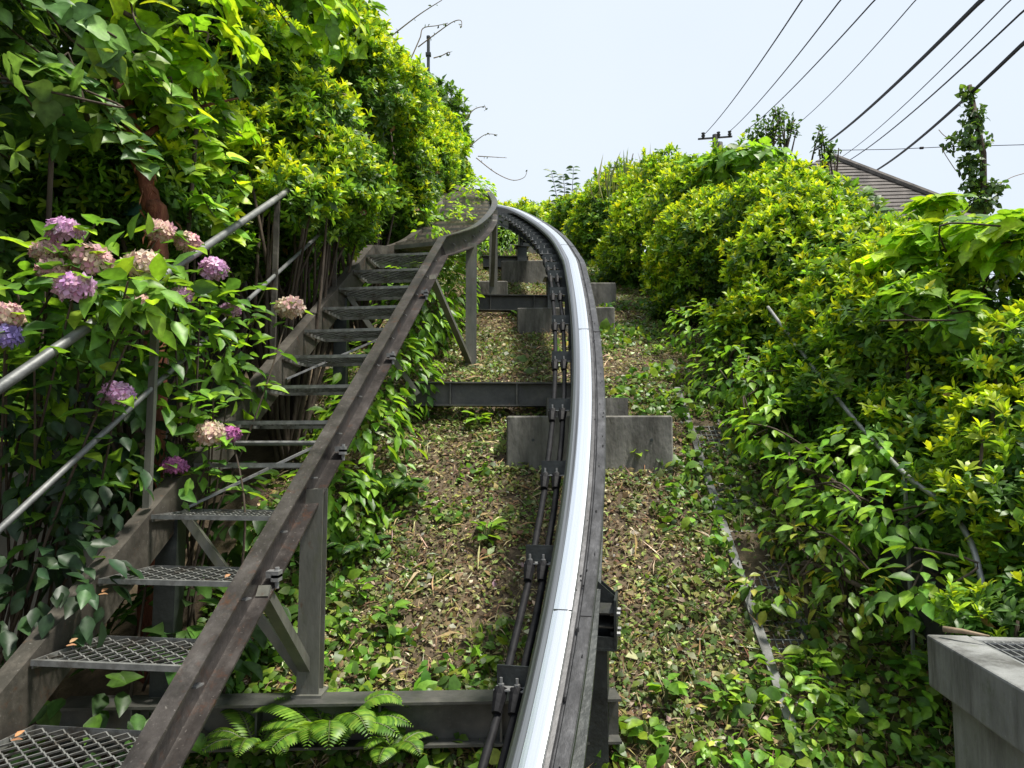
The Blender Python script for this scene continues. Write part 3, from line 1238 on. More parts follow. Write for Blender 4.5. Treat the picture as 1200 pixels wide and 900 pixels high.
def rosettes(P, N, size, k=7, young=.5, seed=0., wid=.30, up=.7, cols=(YOUNG, MID, OLD), jit=.14):
    """whorls of narrow leaves at shoot tips; young shoots are yellow-green and more upright"""
    n = len(P)
    shoot = unit(N * .6 + np.array([0, 0, up]) + RNG.normal(0, .32, (n, 3)))
    patch = noise(P, 1.6, seed) * .5 + noise(P, 4.2, seed + 3) * .5
    yv = patch + RNG.normal(0, .28, n) + (N[:, 2] * .45) > (.42 - young)
    a = unit(np.cross(shoot, rnd(n)))
    b = np.cross(shoot, a)
    pos, ax, nr, sz, col = [], [], [], [], []
    cy, cm, co = mixcol(n, cols[0], (3, 3, 2), jit), mixcol(n, cols[1], (3, 3, 2), jit), mixcol(n, cols[2], (3, 3, 2), jit)
    for j in range(k):
        an = 2 * math.pi * j / k + RNG.uniform(-.3, .3, n)
        rad = a * np.cos(an)[:, None] + b * np.sin(an)[:, None]
        tilt = np.where(yv, RNG.uniform(.5, 1.2, n), RNG.uniform(.9, 1.55, n))
        x = shoot * np.cos(tilt)[:, None] + rad * np.sin(tilt)[:, None]
        nn = shoot * np.sin(tilt)[:, None] - rad * np.cos(tilt)[:, None]
        s = size * RNG.uniform(.7, 1.2, n)
        lower = (j % 3 == 2)
        pos.append(P - shoot * (size * (.35 if lower else .0)))
        ax.append(x)
        nr.append(nn)
        sz.append(s)
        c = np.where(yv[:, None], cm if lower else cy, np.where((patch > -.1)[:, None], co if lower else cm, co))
        col.append(c * RNG.uniform(.85, 1.15, (n, 1)))
    return map(np.concatenate, (pos, ax, nr, sz, col))


def add_leaves(name, parent, pos, ax, nr, sz, wid, col, tmpl, mt='leaf'):
    me = leaf_mesh(name, pos, ax, nr, sz, wid, col, tmpl)
    return link(name, me, M[mt], parent)


def stems(parent, base, tips, r=.02, mt='bark', name='trunk'):
    m1 = MB()
    m1.smooth = True
    base = np.array(base, float)
    for q in tips:
        q = np.array(q, float)
        mid = base * .5 + q * .5 + RNG.normal(0, .06, 3) * np.linalg.norm(q - base)
        pts = interp([base + RNG.normal(0, .03, 3) * [1, 1, 0], mid, q], 4)
        m1.tube(pts, list(np.linspace(r, r * .3, len(pts))), 6)
    return m1.build(name, M[mt], parent)


def inner_leaves(P, N, n, size, cols, depth=.3):
    k = RNG.integers(0, len(P), n)
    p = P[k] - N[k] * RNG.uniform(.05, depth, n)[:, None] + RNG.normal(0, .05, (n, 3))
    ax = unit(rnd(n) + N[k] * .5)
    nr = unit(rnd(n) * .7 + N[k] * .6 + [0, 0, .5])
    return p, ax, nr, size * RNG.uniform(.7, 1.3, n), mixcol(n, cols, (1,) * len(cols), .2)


def shrub(name, label, group, blobs, dens=330, size=.065, young=.5, seed=0., k=7, shell=.13, lump=.24, fill=1.2, cat='shrub', wid=.33, cols=(YOUNG, MID, OLD)):
    """rosette-leaved evergreen: crown and trunk under one thing"""
    c0 = np.mean([b[0] for b in blobs], 0)
    gz = float(ground(c0[0], c0[1]))
    o = empty(name, (c0[0], c0[1], gz - .05), label, cat, group)
    size = size * 1.2
    extra = []                                          # smaller blobs bridge the valleys between neighbours
    for q in range(len(blobs) - 1):
        ca, cb = np.array(blobs[q][0]), np.array(blobs[q + 1][0])
        if np.linalg.norm(ca - cb) < 1.7 and len(blobs) < 12:
            extra.append(((ca + cb) / 2 + RNG.normal(0, .06, 3), np.minimum(np.broadcast_to(blobs[q][1], (3,)), np.broadcast_to(blobs[q + 1][1], (3,))) * .92))
    blobs = list(blobs) + extra
    dens = dens * .82
    P, N = blob_points(blobs, dens, shell, lump, seed)
    ns = len(P) // 14                                   # new shoots that stand out of the surface
    k_ = RNG.permutation(len(P))[:ns]
    dr_ = unit(N[k_] * .6 + [0, 0, .8] + RNG.normal(0, .3, (ns, 3)))
    ext = RNG.uniform(.04, .17, ns)
    P = np.concatenate([P] + [P[k_] + dr_ * (ext * q)[:, None] for q in (1, .55)])
    N = np.concatenate([N, N[k_], N[k_]])
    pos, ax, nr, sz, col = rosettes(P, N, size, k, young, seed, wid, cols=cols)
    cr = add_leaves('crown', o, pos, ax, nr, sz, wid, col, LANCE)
    m = len(P) // 7                                     # broader leaves and dead brown ones mixed in
    k_ = RNG.permutation(len(P))[:m]
    c_ = mixcol(m, [(.24, .42, .04), (.14, .28, .04), (.09, .19, .04), (.26, .17, .07)], (3, 4, 3, .8), .2)
    add_leaves('mixed_leaves', cr, P[k_] + RNG.normal(0, .03, (m, 3)), unit(N[k_] * .4 + rnd(m) - [0, 0, .3]), unit(N[k_] + [0, 0, .6] + RNG.normal(0, .4, (m, 3))), size * RNG.uniform(.6, 1.25, m), .55, c_, OVATE)
    n = int(len(P) * fill)
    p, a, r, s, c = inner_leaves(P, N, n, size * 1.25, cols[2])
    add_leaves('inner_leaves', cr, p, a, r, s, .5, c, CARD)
    tips = []
    for b in blobs:
        rr = np.broadcast_to(np.asarray(b[1], float), (3,))
        for _ in range(3):
            tips.append(np.array(b[0]) + rnd(1)[0] * rr * .75)
    stems(o, (c0[0], c0[1], gz - .05), tips, .022)
    return o


def vine(name, label, group, blobs, dens=90, size=.12, seed=0., cols=None, hole=.5, cat='vine', tmpl=HEART, shell=.08, upw=.55, trio=True, stem=True, mt='leaf', wid=.95, face=-.3):
    """broad leaves in threes, shingled over a lumpy surface"""
    cols = cols or [(.30, .46, .03), (.19, .36, .03), (.11, .24, .03), (.07, .16, .03)]
    c0 = np.mean([b[0] for b in blobs], 0)
    gz = float(ground(c0[0], c0[1]))
    o = empty(name, (c0[0], c0[1], gz - .05), label, cat, group)
    P, N = blob_points(blobs, dens, shell, .2, seed, face, hole)
    n = len(P)
    up = unit(N * .75 + np.array([0, 0, upw]) + RNG.normal(0, .33, (n, 3)))
    down = unit(np.array([0, 0, -1.0]) + N * .7 + RNG.normal(0, .45, (n, 3)))
    ax0 = unit(down - up * (down * up).sum(1, keepdims=True))
    sd = np.cross(ax0, up)
    base_c = mixcol(n, cols, (3, 4, 3, 2)[:len(cols)], .14)
    pos, ax, nr, sz, col = [], [], [], [], []
    for j, an in enumerate((0, 1.5, -1.5) if trio else (0,)):
        a = ax0 * math.cos(an) + sd * math.sin(an)
        pos.append(P + ax0 * (size * .35 if j == 0 else 0))
        ax.append(unit(a + RNG.normal(0, .12, (n, 3))))
        nr.append(unit(up + RNG.normal(0, .15, (n, 3))))
        sz.append(size * RNG.uniform(.65, 1.15, n))
        col.append(base_c * RNG.uniform(.88, 1.12, (n, 1)))
    pos, ax, nr, sz, col = map(np.concatenate, (pos, ax, nr, sz, col))
    cr = add_leaves('foliage', o, pos, ax, nr, sz, wid, col, tmpl, mt)
    if stem:
        m1 = MB()
        q = P[RNG.permutation(n)[:40]]
        q = q[np.argsort(q[:, 2] + q[:, 0])]
        cen = np.array([b[0] for b in blobs])
        for i in range(0, len(q) - 3, 3):
            pts = interp([q[i], q[i] * .5 + q[i + 1] * .5 + RNG.normal(0, .08, 3), q[i + 1]], 4)
            if np.linalg.norm(q[i + 1] - q[i]) < 1.6:
                m1.tube(pts, .006, 5)
        m1.tube(interp([(c0[0], c0[1], gz - .05), c0 * .6 + np.array([c0[0], c0[1], gz]) * .4, c0, q[len(q) // 2]], 4), .014, 6)
        m1.smooth = True
        m1.build('stem', M['bark'], o)
    return o


# ------------------------------------------------------------------ litter and weeds on the slope
def scatter_xy(n, x0, x1, y0, y1):
    """denser towards the viewer, where the pieces show largest"""
    y = y0 + (y1 - y0) * RNG.random(n) ** 1.35
    return RNG.uniform(x0, x1, n), y


def keep_clear(x, y):
    """gutter gratings that show through the litter"""
    g = 1.33 + .045 * (y - 3.5)
    inside = (x > g - .01) & (x < g + .22)
    show = ((y > 4.45) & (y < 5.0)) | ((y > 5.85) & (y < 6.2)) | ((y > 4.05) & (y < 4.2))
    return ~(inside & show) | (RNG.random(len(x)) < .12)


slope_n = np.array([0, -.545, .84])


def litter(name, label, cat, n, size, cols, w, x0=-1.75, x1=2.3, y0=2.9, y1=17, flat=.45, wid=.55, tmpl=CARD, lift=.012, mask=None, mt='litter'):
    x, y = scatter_xy(n, x0, x1, y0, y1)
    ok = keep_clear(x, y)
    if mask is not None:
        ok &= mask(x, y)
    x, y = x[ok], y[ok]
    n = len(x)
    z = ground_n(x, y) + RNG.uniform(0, lift * 2.2, n)
    P = np.stack([x, y, z], 1)
    nr = unit(np.array([0, -.5, .86]) + RNG.normal(0, flat, (n, 3)))
    ax = rnd(n)
    ax = unit(ax - nr * (ax * nr).sum(1, keepdims=True))
    P = P - ax * (size * .5)
    P[:, 2] += np.abs(ax[:, 2]) * size * .12 + .006
    o = add_leaves(name, None, P, ax, nr, size * np.exp(RNG.normal(-.05, .38, n)), wid, mixcol(n, cols, w, .3), tmpl, mt)
    o['kind'] = 'stuff'
    tag(o, label, cat)
    return o


litter('leaf_litter', 'dry tan and brown cut leaves strewn over the slope', 'leaf litter', 120000, .031,
       [(.28, .235, .125), (.17, .12, .062), (.43, .39, .27), (.075, .05, .028), (.22, .24, .072), (.14, .17, .05)], (3, 3.2, 1.8, 3.2, 5, 4))
litter('straw', 'thin dry stalks and straw lying across the slope', 'straw', 34000, .09,
       [(.40, .31, .17), (.22, .15, .08), (.52, .44, .28)], (3, 4, 1.5), wid=.035, flat=.4, lift=.02)
wm = lambda x, y: (noise(np.stack([x, y, 0 * x], 1), 1.5, 4.) + .5 * noise(np.stack([x, y, 0 * x], 1), 4.5, 1.) + .55 * smooth(.7, 1.5, x) + .5 * smooth(4.6, 3.4, y) + .5 * smooth(-.5, -1.1, x) - .0) - .55 * smooth(5.5, 9.5, y) > .30
wm2 = lambda x, y: (noise(np.stack([x, y, 0 * x], 1), 2.1, 7.) + .4 * smooth(.9, 1.7, x) + .3 * smooth(4.4, 3.4, y)) > .25
litter('green_clippings', 'fresh green leaf clippings scattered among the dry leaves', 'leaf clippings', 80000, .038,
       [(.12, .20, .035), (.19, .27, .055), (.075, .13, .03), (.30, .32, .13)], (4, 3, 3, 1.5), flat=.5, lift=.02, wid=.6, mt='leaf', mask=lambda x, y: (noise(np.stack([x, y, 0 * x], 1), 1.3, 2.) + .5 * noise(np.stack([x, y, 0 * x], 1), 5., 3.) - .3 * smooth(6.5, 10, y) > -.3))
litter('ground_weeds', 'low green weeds growing through the leaf litter', 'weeds', 42000, .06,
       [(.12, .24, .03), (.19, .34, .035), (.07, .15, .025), (.28, .40, .05)], (4, 3, 3, 1), flat=.6, lift=.05, wid=.6, mt='leaf', mask=wm, tmpl=LANCE)

def sprigs(name, label, cat, spots, size, hgt, cols, k=9, mt='leaf', tmpl=OVATE, wid=.6, group=None):
    """a small upright broad-leaved plant at each spot is one thing"""
    for (x, y), lb in zip(spots, label):
        z = float(ground_n(x, y))
        o = empty(name, (x, y, z), lb, cat, group)
        n = k
        t = RNG.uniform(.25, 1, n)
        an = np.arange(n) * 2.4 + RNG.uniform(0, 1, n)
        sp = hgt * .55
        P = np.stack([x + sp * t * .5 * np.cos(an), y + sp * t * .5 * np.sin(an), z + hgt * t], 1)
        ax = unit(np.stack([np.cos(an), np.sin(an), RNG.uniform(-.3, .5, n)], 1))
        nr = unit(np.array([0, -.25, 1.0]) + RNG.normal(0, .25, (n, 3)))
        add_leaves('leaves', o, P, ax, nr, size * RNG.uniform(.7, 1.2, n), wid, mixcol(n, cols, (1,) * len(cols)), tmpl)
        m1 = MB()
        for p in P:
            m1.tube([(x, y, z - .02), (p[0] * .6 + x * .4, p[1] * .6 + y * .4, z + (p[2] - z) * .6), p], .004, 4)
        m1.build('stem', M['stem'], o)


def on_ground(px, py):
    d = solve(px, py, lambda q: float(gprof(q)))
    q = W(px, py, d)
    return q[0], d


GREENS = [(.16, .32, .03), (.10, .22, .03), (.24, .40, .04)]
sp_list = [((570, 636), 'single broad bright green leaf cluster on bare litter left of the rail'), ((455, 735), 'leafy green weed clump beside the tall stair post'),
           ((745, 545), 'small green plant at the foot of the widest footing'), ((905, 730), 'broad-leaved weed next to the gutter grating'),
           ((520, 480), 'green weed cluster just below the second cross beam'), ((560, 500), 'low weed clump between undergrowth and widest footing'),
           ((850, 830), 'weed clump on the slope left of the catch pit'), ((950, 790), 'weed clump between gutter and catch pit'),
           ((780, 820), 'weed clump right of the lowest monorail column'), ((1000, 850), 'leafy weed against the catch pit wall'),
           ((760, 870), 'bright weed clump at the foot of the lowest monorail column'), ((420, 705), 'weed clump under the stair post brace')]
sprigs('weed_plant', [l for _, l in sp_list], 'weed', [on_ground(*p) for p, _ in sp_list], .10, .13, GREENS, 14, group='weeds on the slope')

# ------------------------------------------------------------------ ferns
def fern(name, label, base, n, length, seed, cols, group='ferns by the stairs', lean=(0, -.2)):
    o = empty(name, tuple(base), label, 'fern', group)
    base = np.array(base)
    for k in range(n):
        an = k * 2.399 + seed
        L = length * RNG.uniform(.7, 1.1)
        dr = np.array([math.cos(an) + lean[0], math.sin(an) + lean[1], 0])
        dr /= np.linalg.norm(dr)
        t = np.linspace(0, 1, 30)
        rise = RNG.uniform(.75, 1.35)
        curve = base + dr * (L * t * .8)[:, None] + np.array([0, 0, 1]) * (L * (rise * t - .75 * rise * t ** 2.2))[:, None]
        tan = unit(np.gradient(curve, axis=0))
        side = unit(np.cross(tan, [0, 0, 1]))
        upv = np.cross(side, tan)
        P, A, Nn, S = [], [], [], []
        for sgn in (-1, 1):
            ln = L * .23 * np.sin(np.pi * (t * .88 + .1)) ** .8
            P.append(curve[2:])
            A.append(unit(side * sgn + tan * .45 - upv * .12)[2:])
            Nn.append(upv[2:])
            S.append(ln[2:])
        P, A, Nn, S = map(np.concatenate, (P, A, Nn, S))
        me = leaf_mesh('frond', P, A, Nn, S, .24, mixcol(len(P), cols, (1,) * len(cols), .1), LANCE)
        fr = link('frond', me, M['leaf'], o)
        m1 = MB()
        m1.tube(curve[::3], list(np.linspace(.005, .0015, len(curve[::3]))), 4)
        m1.build('rachis', M['stem'], fr)


FERN = [(.16, .31, .035), (.10, .22, .03), (.24, .40, .05)]
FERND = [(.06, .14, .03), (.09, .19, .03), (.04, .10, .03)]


def gpt(px, d):
    x = ray(px, 500)[0] * d
    return (x, d, float(ground_n(x, d)) - .01)


bz = lambda px, d: (ray(px, 500)[0] * d, d, float(gprof(d)) + .18)
fern('fern', 'bright green fern arching over the lowest cross beam beside the stair post', bz(395, 3.47), 18, .46, .4, FERN)
fern('fern', 'smaller fern in front of the lowest cross beam near the stair stringer', bz(312, 3.44), 8, .34, 1.4, FERN)
fern('fern', 'low fern at the right end of the lowest cross beam under the cables', bz(465, 3.44), 7, .28, 2.2, FERN)
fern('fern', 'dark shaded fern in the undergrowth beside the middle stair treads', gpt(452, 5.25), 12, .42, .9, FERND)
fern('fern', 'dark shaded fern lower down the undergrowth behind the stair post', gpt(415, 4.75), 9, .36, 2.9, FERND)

# ------------------------------------------------------------------ undergrowth under and right of the stairs
UG = [(.27, .48, .04), (.18, .36, .04), (.11, .24, .035), (.08, .17, .03)]


def gb(px, d, h, r):
    """blob resting near the slope: pixel column, depth, height of its centre above the ground, radii"""
    x = ray(px, 450)[0] * d
    return (np.array([x, d, float(ground(x, d)) + h]), r)


vine('leafy_undergrowth', 'broad-leaved green undergrowth spilling from beneath the upper stairs', None,
     [gb(455, 6.3, .30, (.42, .5, .42)), gb(430, 5.6, .25, (.36, .45, .4)), gb(478, 6.9, .55, (.38, .4, .55)), gb(395, 5.0, .18, (.3, .4, .3))], 190, .115, 1.0, UG, .9, 'undergrowth', OVATE, .10, .8, False, False, wid=.55)
vine('leafy_undergrowth', 'leafy undergrowth behind the thin posts below the bend of the stairs', None,
     [gb(515, 8.6, .45, (.38, .6, .6)), gb(530, 10.3, .3, (.3, .6, .45)), gb(500, 7.7, .5, (.35, .5, .6))], 170, .11, 2.0, UG, .9, 'undergrowth', OVATE, .10, .8, False, False, wid=.55)
vine('leafy_undergrowth', 'pale leafy scrub across the slope beyond the farthest footing', None,
     [gb(575, 14.5, .3, (.6, .7, .5)), gb(610, 15.5, .3, (.7, .7, .5)), gb(545, 13.5, .3, (.5, .7, .6)), gb(640, 16.5, .2, (.7, .7, .45)), gb(590, 18.5, .3, (1.2, .8, .6))], 120, .11, 2.7, UG, .9, 'undergrowth', OVATE, .10, .8, False, False, wid=.55)
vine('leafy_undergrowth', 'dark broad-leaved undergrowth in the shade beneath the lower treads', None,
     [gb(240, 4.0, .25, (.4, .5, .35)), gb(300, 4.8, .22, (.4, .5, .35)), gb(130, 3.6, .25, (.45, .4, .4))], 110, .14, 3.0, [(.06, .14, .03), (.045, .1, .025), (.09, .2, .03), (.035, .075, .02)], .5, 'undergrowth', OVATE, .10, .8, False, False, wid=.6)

# ------------------------------------------------------------------ left bank
LG = 'evergreen shrubs overhanging the stairway'


def B(px, py, d, r):
    return (W(px, py, d), r)


shrub('azalea_shrub', 'bright yellow-tipped evergreen shrub overhanging the stairs above the middle handrail post', LG,
      [B(335, 165, 5.9, (.62, .7, .6)), B(395, 212, 5.7, (.42, .5, .40)), B(300, 90, 5.8, (.6, .7, .5)), B(262, 185, 5.3, (.42, .5, .42)), B(405, 262, 6.0, (.28, .35, .24)), B(350, 228, 5.0, (.26, .3, .2)), B(375, 245, 5.4, (.2, .3, .2))], 420, .062, .48, .3)
shrub('azalea_shrub', 'dense yellow-green evergreen shrub leaning over the kink of the stairs', LG,
      [B(420, 130, 7.6, (.75, .8, .75)), B(462, 205, 8.0, (.52, .6, .55)), B(470, 250, 8.0, (.4, .5, .3)), B(375, 60, 7.2, (.65, .8, .6)), B(415, 70, 8.0, (.45, .6, .55))], 360, .066, .52, 1.3)
shrub('azalea_shrub', 'evergreen shrub crowding the upper flight of stairs below the thin metal pole', LG,
      [B(455, 135, 9.6, (.55, .8, .62)), B(495, 195, 10.0, (.5, .8, .55)), B(508, 165, 11.2, (.38, .7, .42)), B(490, 238, 9.8, (.4, .5, .28))], 300, .068, .45, 2.3)
shrub('azalea_shrub', 'evergreen shrub hanging over the far top of the stairs', LG,
      [B(518, 195, 12.6, (.45, .9, .5)), B(495, 150, 12.8, (.45, .9, .45)), B(535, 212, 13.0, (.3, .6, .3))], 230, .075, .42, 3.3)
shrub('azalea_shrub', 'shaded evergreen shrub with few bright tips behind the hydrangeas', LG,
      [B(60, 215, 4.3, (.5, .5, .35)), B(190, 235, 4.5, (.4, .5, .35)), B(20, 120, 4.4, (.5, .5, .5)), B(130, 130, 4.7, (.6, .5, .6)), B(340, 310, 6.2, (.3, .4, .3)), B(255, 290, 5.4, (.3, .4, .3))], 300, .07, .08, 4.3)
# big dark hedge behind them all
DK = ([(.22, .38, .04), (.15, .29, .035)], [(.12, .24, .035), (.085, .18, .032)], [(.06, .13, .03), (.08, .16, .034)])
hb = []
for y in np.arange(2.2, 13.5, 1.0):
    for h in (1.0, 2.1, 3.1):
        hb.append((np.array([-3.35 + .14 * (y - 2) + .18 * (h - 2), y, float(gprof(y)) + h + (.9 if y < 6.5 else .0 if y < 9 else -.5)]), (.85, .8, .75)))
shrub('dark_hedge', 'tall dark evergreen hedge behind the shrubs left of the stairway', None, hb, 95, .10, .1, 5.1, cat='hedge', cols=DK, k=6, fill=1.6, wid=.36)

KV = [(.40, .58, .03), (.29, .50, .03), (.18, .36, .03), (.12, .26, .03)]
KS = [(.16, .31, .09), (.12, .24, .07), (.24, .40, .08), (.09, .19, .06)]
vine('kudzu_vine', 'large-leaved vine in shade high above the hydrangeas', None,
     [B(20, 70, 3.4, (.42, .4, .36)), B(85, 40, 3.6, (.4, .4, .34)), B(100, 95, 3.7, (.25, .3, .24))], 60, .118, .5, KS, .05)
vine('kudzu_vine', 'bright large-leaved vine trailing down towards the handrail', None,
     [B(190, 25, 4.0, (.42, .4, .3)), B(250, 70, 4.4, (.3, .4, .28)), B(270, 130, 4.6, (.12, .25, .2)), B(190, 120, 4.1, (.15, .25, .2))], 80, .105, 1.5, KV, .15)
vine('kudzu_vine', 'bright large-leaved vine draped over the highest shrubs against the sky', None,
     [B(320, 15, 5.4, (.6, .5, .3)), B(380, 15, 6.6, (.5, .6, .4)), B(412, 40, 7.6, (.36, .5, .45)), B(452, 85, 8.8, (.28, .5, .34))], 80, .125, 2.5, KV, .3)
vine('kudzu_vine', 'vine leaves hanging over the upper stairs beside the sky', None,
     [B(515, 150, 11.6, (.32, .6, .28)), B(535, 185, 12.6, (.22, .5, .45)), B(485, 175, 9.4, (.22, .4, .36)), B(482, 112, 10, (.26, .5, .22))], 90, .12, 3.5, KV, .4)
DKP = lambda px, py, r: (W(px, py, solve(px, py, sprof, lo=kink.y + .05) - .12), r)      # on the plank treads
vine('creeping_vine', 'small creeping vine spilling across the upper plank treads of the stairway', None,
     [DKP(548, 230, (.22, .45, .12)), DKP(530, 246, (.18, .3, .08)), DKP(560, 226, (.2, .5, .14)), DKP(505, 268, (.14, .2, .06)), DKP(545, 252, (.12, .2, .05)), DKP(566, 224, (.16, .4, .12))], 230, .07, 4.4, KV, .7, 'vine', OVATE, .05, 1.0, False, False, wid=.7)
# trailing chains of vine leaves
def chain(label, pts, size, cols, group='trailing vine shoots'):
    C = np.array(interp(pts, 10))
    o = empty('vine_shoot', tuple(C[0]), label, 'vine', group)
    m1 = MB()
    m1.tube(C[::2], .0045, 5)
    m1.build('stem', M['stem'], o)
    n = max(int(len(C) * .62), 3)
    idx = np.linspace(1, len(C) - 1, n).astype(int)
    P = np.repeat(C[idx], 3, 0) + RNG.normal(0, .02, (n * 3, 3))
    an = np.tile([0, 1.4, -1.4], n)
    down = unit(np.array([.35, -.2, -.75]) + RNG.normal(0, .3, (n * 3, 3)))
    up = unit(np.array([.35, -.45, .8]) + RNG.normal(0, .28, (n * 3, 3)))
    ax0 = unit(down - up * (down * up).sum(1, keepdims=True))
    sd = np.cross(ax0, up)
    ax = ax0 * np.cos(an)[:, None] + sd * np.sin(an)[:, None]
    add_leaves('leaves', o, P, ax, up, size * RNG.uniform(.6, 1.15, n * 3), .9, mixcol(n * 3, cols, (1,) * len(cols)), HEART)


chain('vine shoot drooping past the red-brown trunk to the bright shrub tips', [W(140, 60, 3.8), W(215, 125, 3.9), W(262, 190, 4.0), W(285, 228, 4.1)], .11, KV)
chain('vine shoot hanging just left of the red-brown trunk', [W(60, 70, 3.4), W(110, 110, 3.5), W(150, 165, 3.6), W(168, 190, 3.6)], .105, KS)
chain('vine shoot drooping above the slanting handrail', [W(200, 60, 4.2), W(245, 110, 4.3), W(270, 150, 4.4)], .11, KV)
chain('short vine shoot touching the handrail above its second post', [W(225, 190, 4.1), W(245, 245, 4.15), W(275, 275, 4.2)], .10, KV)
chain('vine shoot on the bank above the flowering hydrangea', [W(0, 35, 3.3), W(40, 75, 3.3), W(85, 95, 3.35)], .115, KS)
chain('vine shoot hanging against the sky near the thin metal pole', [W(425, 20, 7.2), W(470, 60, 8.0), W(500, 85, 8.6)], .13, KV)
chain('vine shoot creeping along the upper flight of treads', [W(520, 262, 8.0) + [0, 0, .04], W(545, 248, 8.8) + [0, 0, .04], W(560, 238, 9.4)], .09, KV)

# red-brown leaning trunk and a bit of teal netting
tr = W(185, 268, 4.0)
o = empty('leaning_tree', (tr[0], tr[1], float(ground(tr[0], tr[1])) - .1), 'reddish-brown shaggy leaning trunk behind the hydrangeas', 'tree')
m1 = MB()
m1.smooth = True
pts = interp([(tr[0] + .06, tr[1], float(ground(tr[0], tr[1])) - .1), W(186, 300, 4.0), W(176, 235, 4.0), W(158, 160, 4.02), W(142, 100, 4.05), W(120, 20, 4.1), W(105, -60, 4.2)], 8)
m1.tube([np.array(q) + RNG.normal(0, .006, 3) for q in pts], [.055 * (1 + .15 * math.sin(i * 1.3)) * (1 - .45 * i / len(pts)) for i in range(len(pts))], 10)
t_ = m1.build('trunk', M['redbark'], o)
m1 = MB()
m1.tube(interp([W(160, 165, 4.02), W(220, 130, 4.3), W(280, 115, 4.6)], 5), list(np.linspace(.02, .006, 11)), 6)
m1.build('limb', M['redbark'], t_)
C = np.array(interp([W(186, 285, 3.98), W(158, 160, 4.0), W(142, 100, 4.03)], 60))
n = len(C)
bf_ = add_leaves('bark_fibres', t_, C + RNG.normal(0, .03, (n, 3)), rnd(n) + [0, 0, -1.6], rnd(n), .08, .12, mixcol(n, [(.2, .07, .035), (.32, .16, .09)], (1, 1)), CARD, 'litter')
bf_['kind'] = 'stuff'
P, N = blob_points([B(95, -80, 4.2, (.7, .5, .4))], 200, .1)
pos, ax, nr, sz, col = rosettes(P, N, .07, 7, .3, 9.)
add_leaves('crown', o, pos, ax, nr, sz, .3, col, LANCE)
m1 = MB()
gq = [[W(142 + 24 * u + 4 * math.sin(3 * v), 212 + 40 * v, 4.15 + .05 * math.sin(4 * u + 3 * v)) for u in np.linspace(0, 1, 7)] for v in np.linspace(0, 1, 7)]
vs = [q for r in gq for q in r]
m1.add(vs + [q + np.array([0, .012, 0]) for q in vs], [(j * 7 + i, j * 7 + i + 1, (j + 1) * 7 + i + 1, (j + 1) * 7 + i) for j in range(6) for i in range(6)] + [(49 + j * 7 + i, 49 + (j + 1) * 7 + i, 49 + (j + 1) * 7 + i + 1, 49 + j * 7 + i + 1) for j in range(6) for i in range(6)])
m1.smooth = True
tag(m1.build('netting', M['teal'], None), 'scrap of teal netting beside the red-brown trunk', 'netting')

# thin metal pole on the hedge top and tendrils against the sky
m1 = MB()
pb, pt = W(503, 130, 9.6), W(502, 45, 9.6)
m1.tube([pb - [0, 0, 1.2], pt], .022, 8)
m1.tube([pt + [0, 0, .0], pt + [0, 0, .03]], .028, 8)
m1.box(tuple(W(502, 64, 9.6) - [.035, .03, .02]), tuple(W(502, 64, 9.6) + [.035, .03, .02]))
tag(m1.build('metal_pole', M['dark'], None), 'thin dark metal pole rising above the left hedge', 'pole')


def tendril(label, pts, curl, leaves=()):
    C = interp(pts, 8)
    o = empty('tendril', tuple(C[0]), label, 'tendril', 'bare vine tendrils against the sky')
    m1 = MB()
    m1.tube(C, list(np.linspace(.009, .004, len(C))), 5)
    m1.build('stem', M['twig'], o)
    n = 6
    idx = RNG.integers(2, len(C), n)
    P = np.array(C)[idx]
    lf = add_leaves('leaflets', o, P, rnd(n) + [0, 0, -.5], rnd(n), .05, .6, mixcol(n, [(.06, .1, .03), (.05, .07, .03)], (1, 1)), CARD)
    lf['kind'] = 'stuff'


tendril('straight vine tendril reaching up from the top of the left hedge', [W(455, 45, 8), W(490, 18, 8), W(518, 0, 8)], 0)
tendril('looping vine tendril beside the thin metal pole', [W(482, 68, 9), W(492, 45, 9), W(496, 33, 9), W(512, 30, 9), W(525, 27, 9)], 0)
tendril('hooked vine tendril crossing over the thin metal pole', [W(490, 55, 9.2), W(510, 40, 9.2), W(530, 26, 9.2), W(540, 24, 9.2), W(541, 32, 9.2)], 0)
tendril('small hooked tendril right of the thin metal pole', [W(508, 68, 9.6), W(518, 65, 9.6), W(526, 61, 9.6), W(527, 64, 9.6)], 0)
tendril('hooked tendril halfway down the left hedge edge', [W(545, 140, 11.5), W(556, 128, 11.5), W(568, 125, 11.5), W(569, 129, 11.5)], 0)
tendril('thin tendril above the far top of the stairs', [W(550, 172, 12), W(568, 158, 12), W(583, 158, 12)], 0)
tendril('long drooping tendril curling up above the bend of the rail', [W(558, 185, 12), W(580, 202, 12), W(600, 211, 12), W(614, 208, 12), W(618, 199, 12)], 0)
tendril('short level tendril over the far stairs', [W(560, 183, 12.4), W(578, 184, 12.4), W(594, 185, 12.4)], 0)

# ------------------------------------------------------------------ hydrangeas
HY = [(.26, .44, .04), (.17, .34, .04), (.11, .24, .04), (.08, .18, .04)]
PUR = [(.62, .38, .60), (.70, .48, .68), (.54, .30, .52)]
DUS = [(.60, .36, .38), (.66, .48, .40), (.52, .28, .34), (.62, .50, .36)]
CRM = [(.70, .60, .44), (.64, .50, .38), (.72, .62, .50), (.55, .38, .34)]
BLU = [(.33, .26, .62), (.42, .34, .68), (.28, .22, .52)]
MAG = [(.50, .18, .40), (.42, .14, .34)]


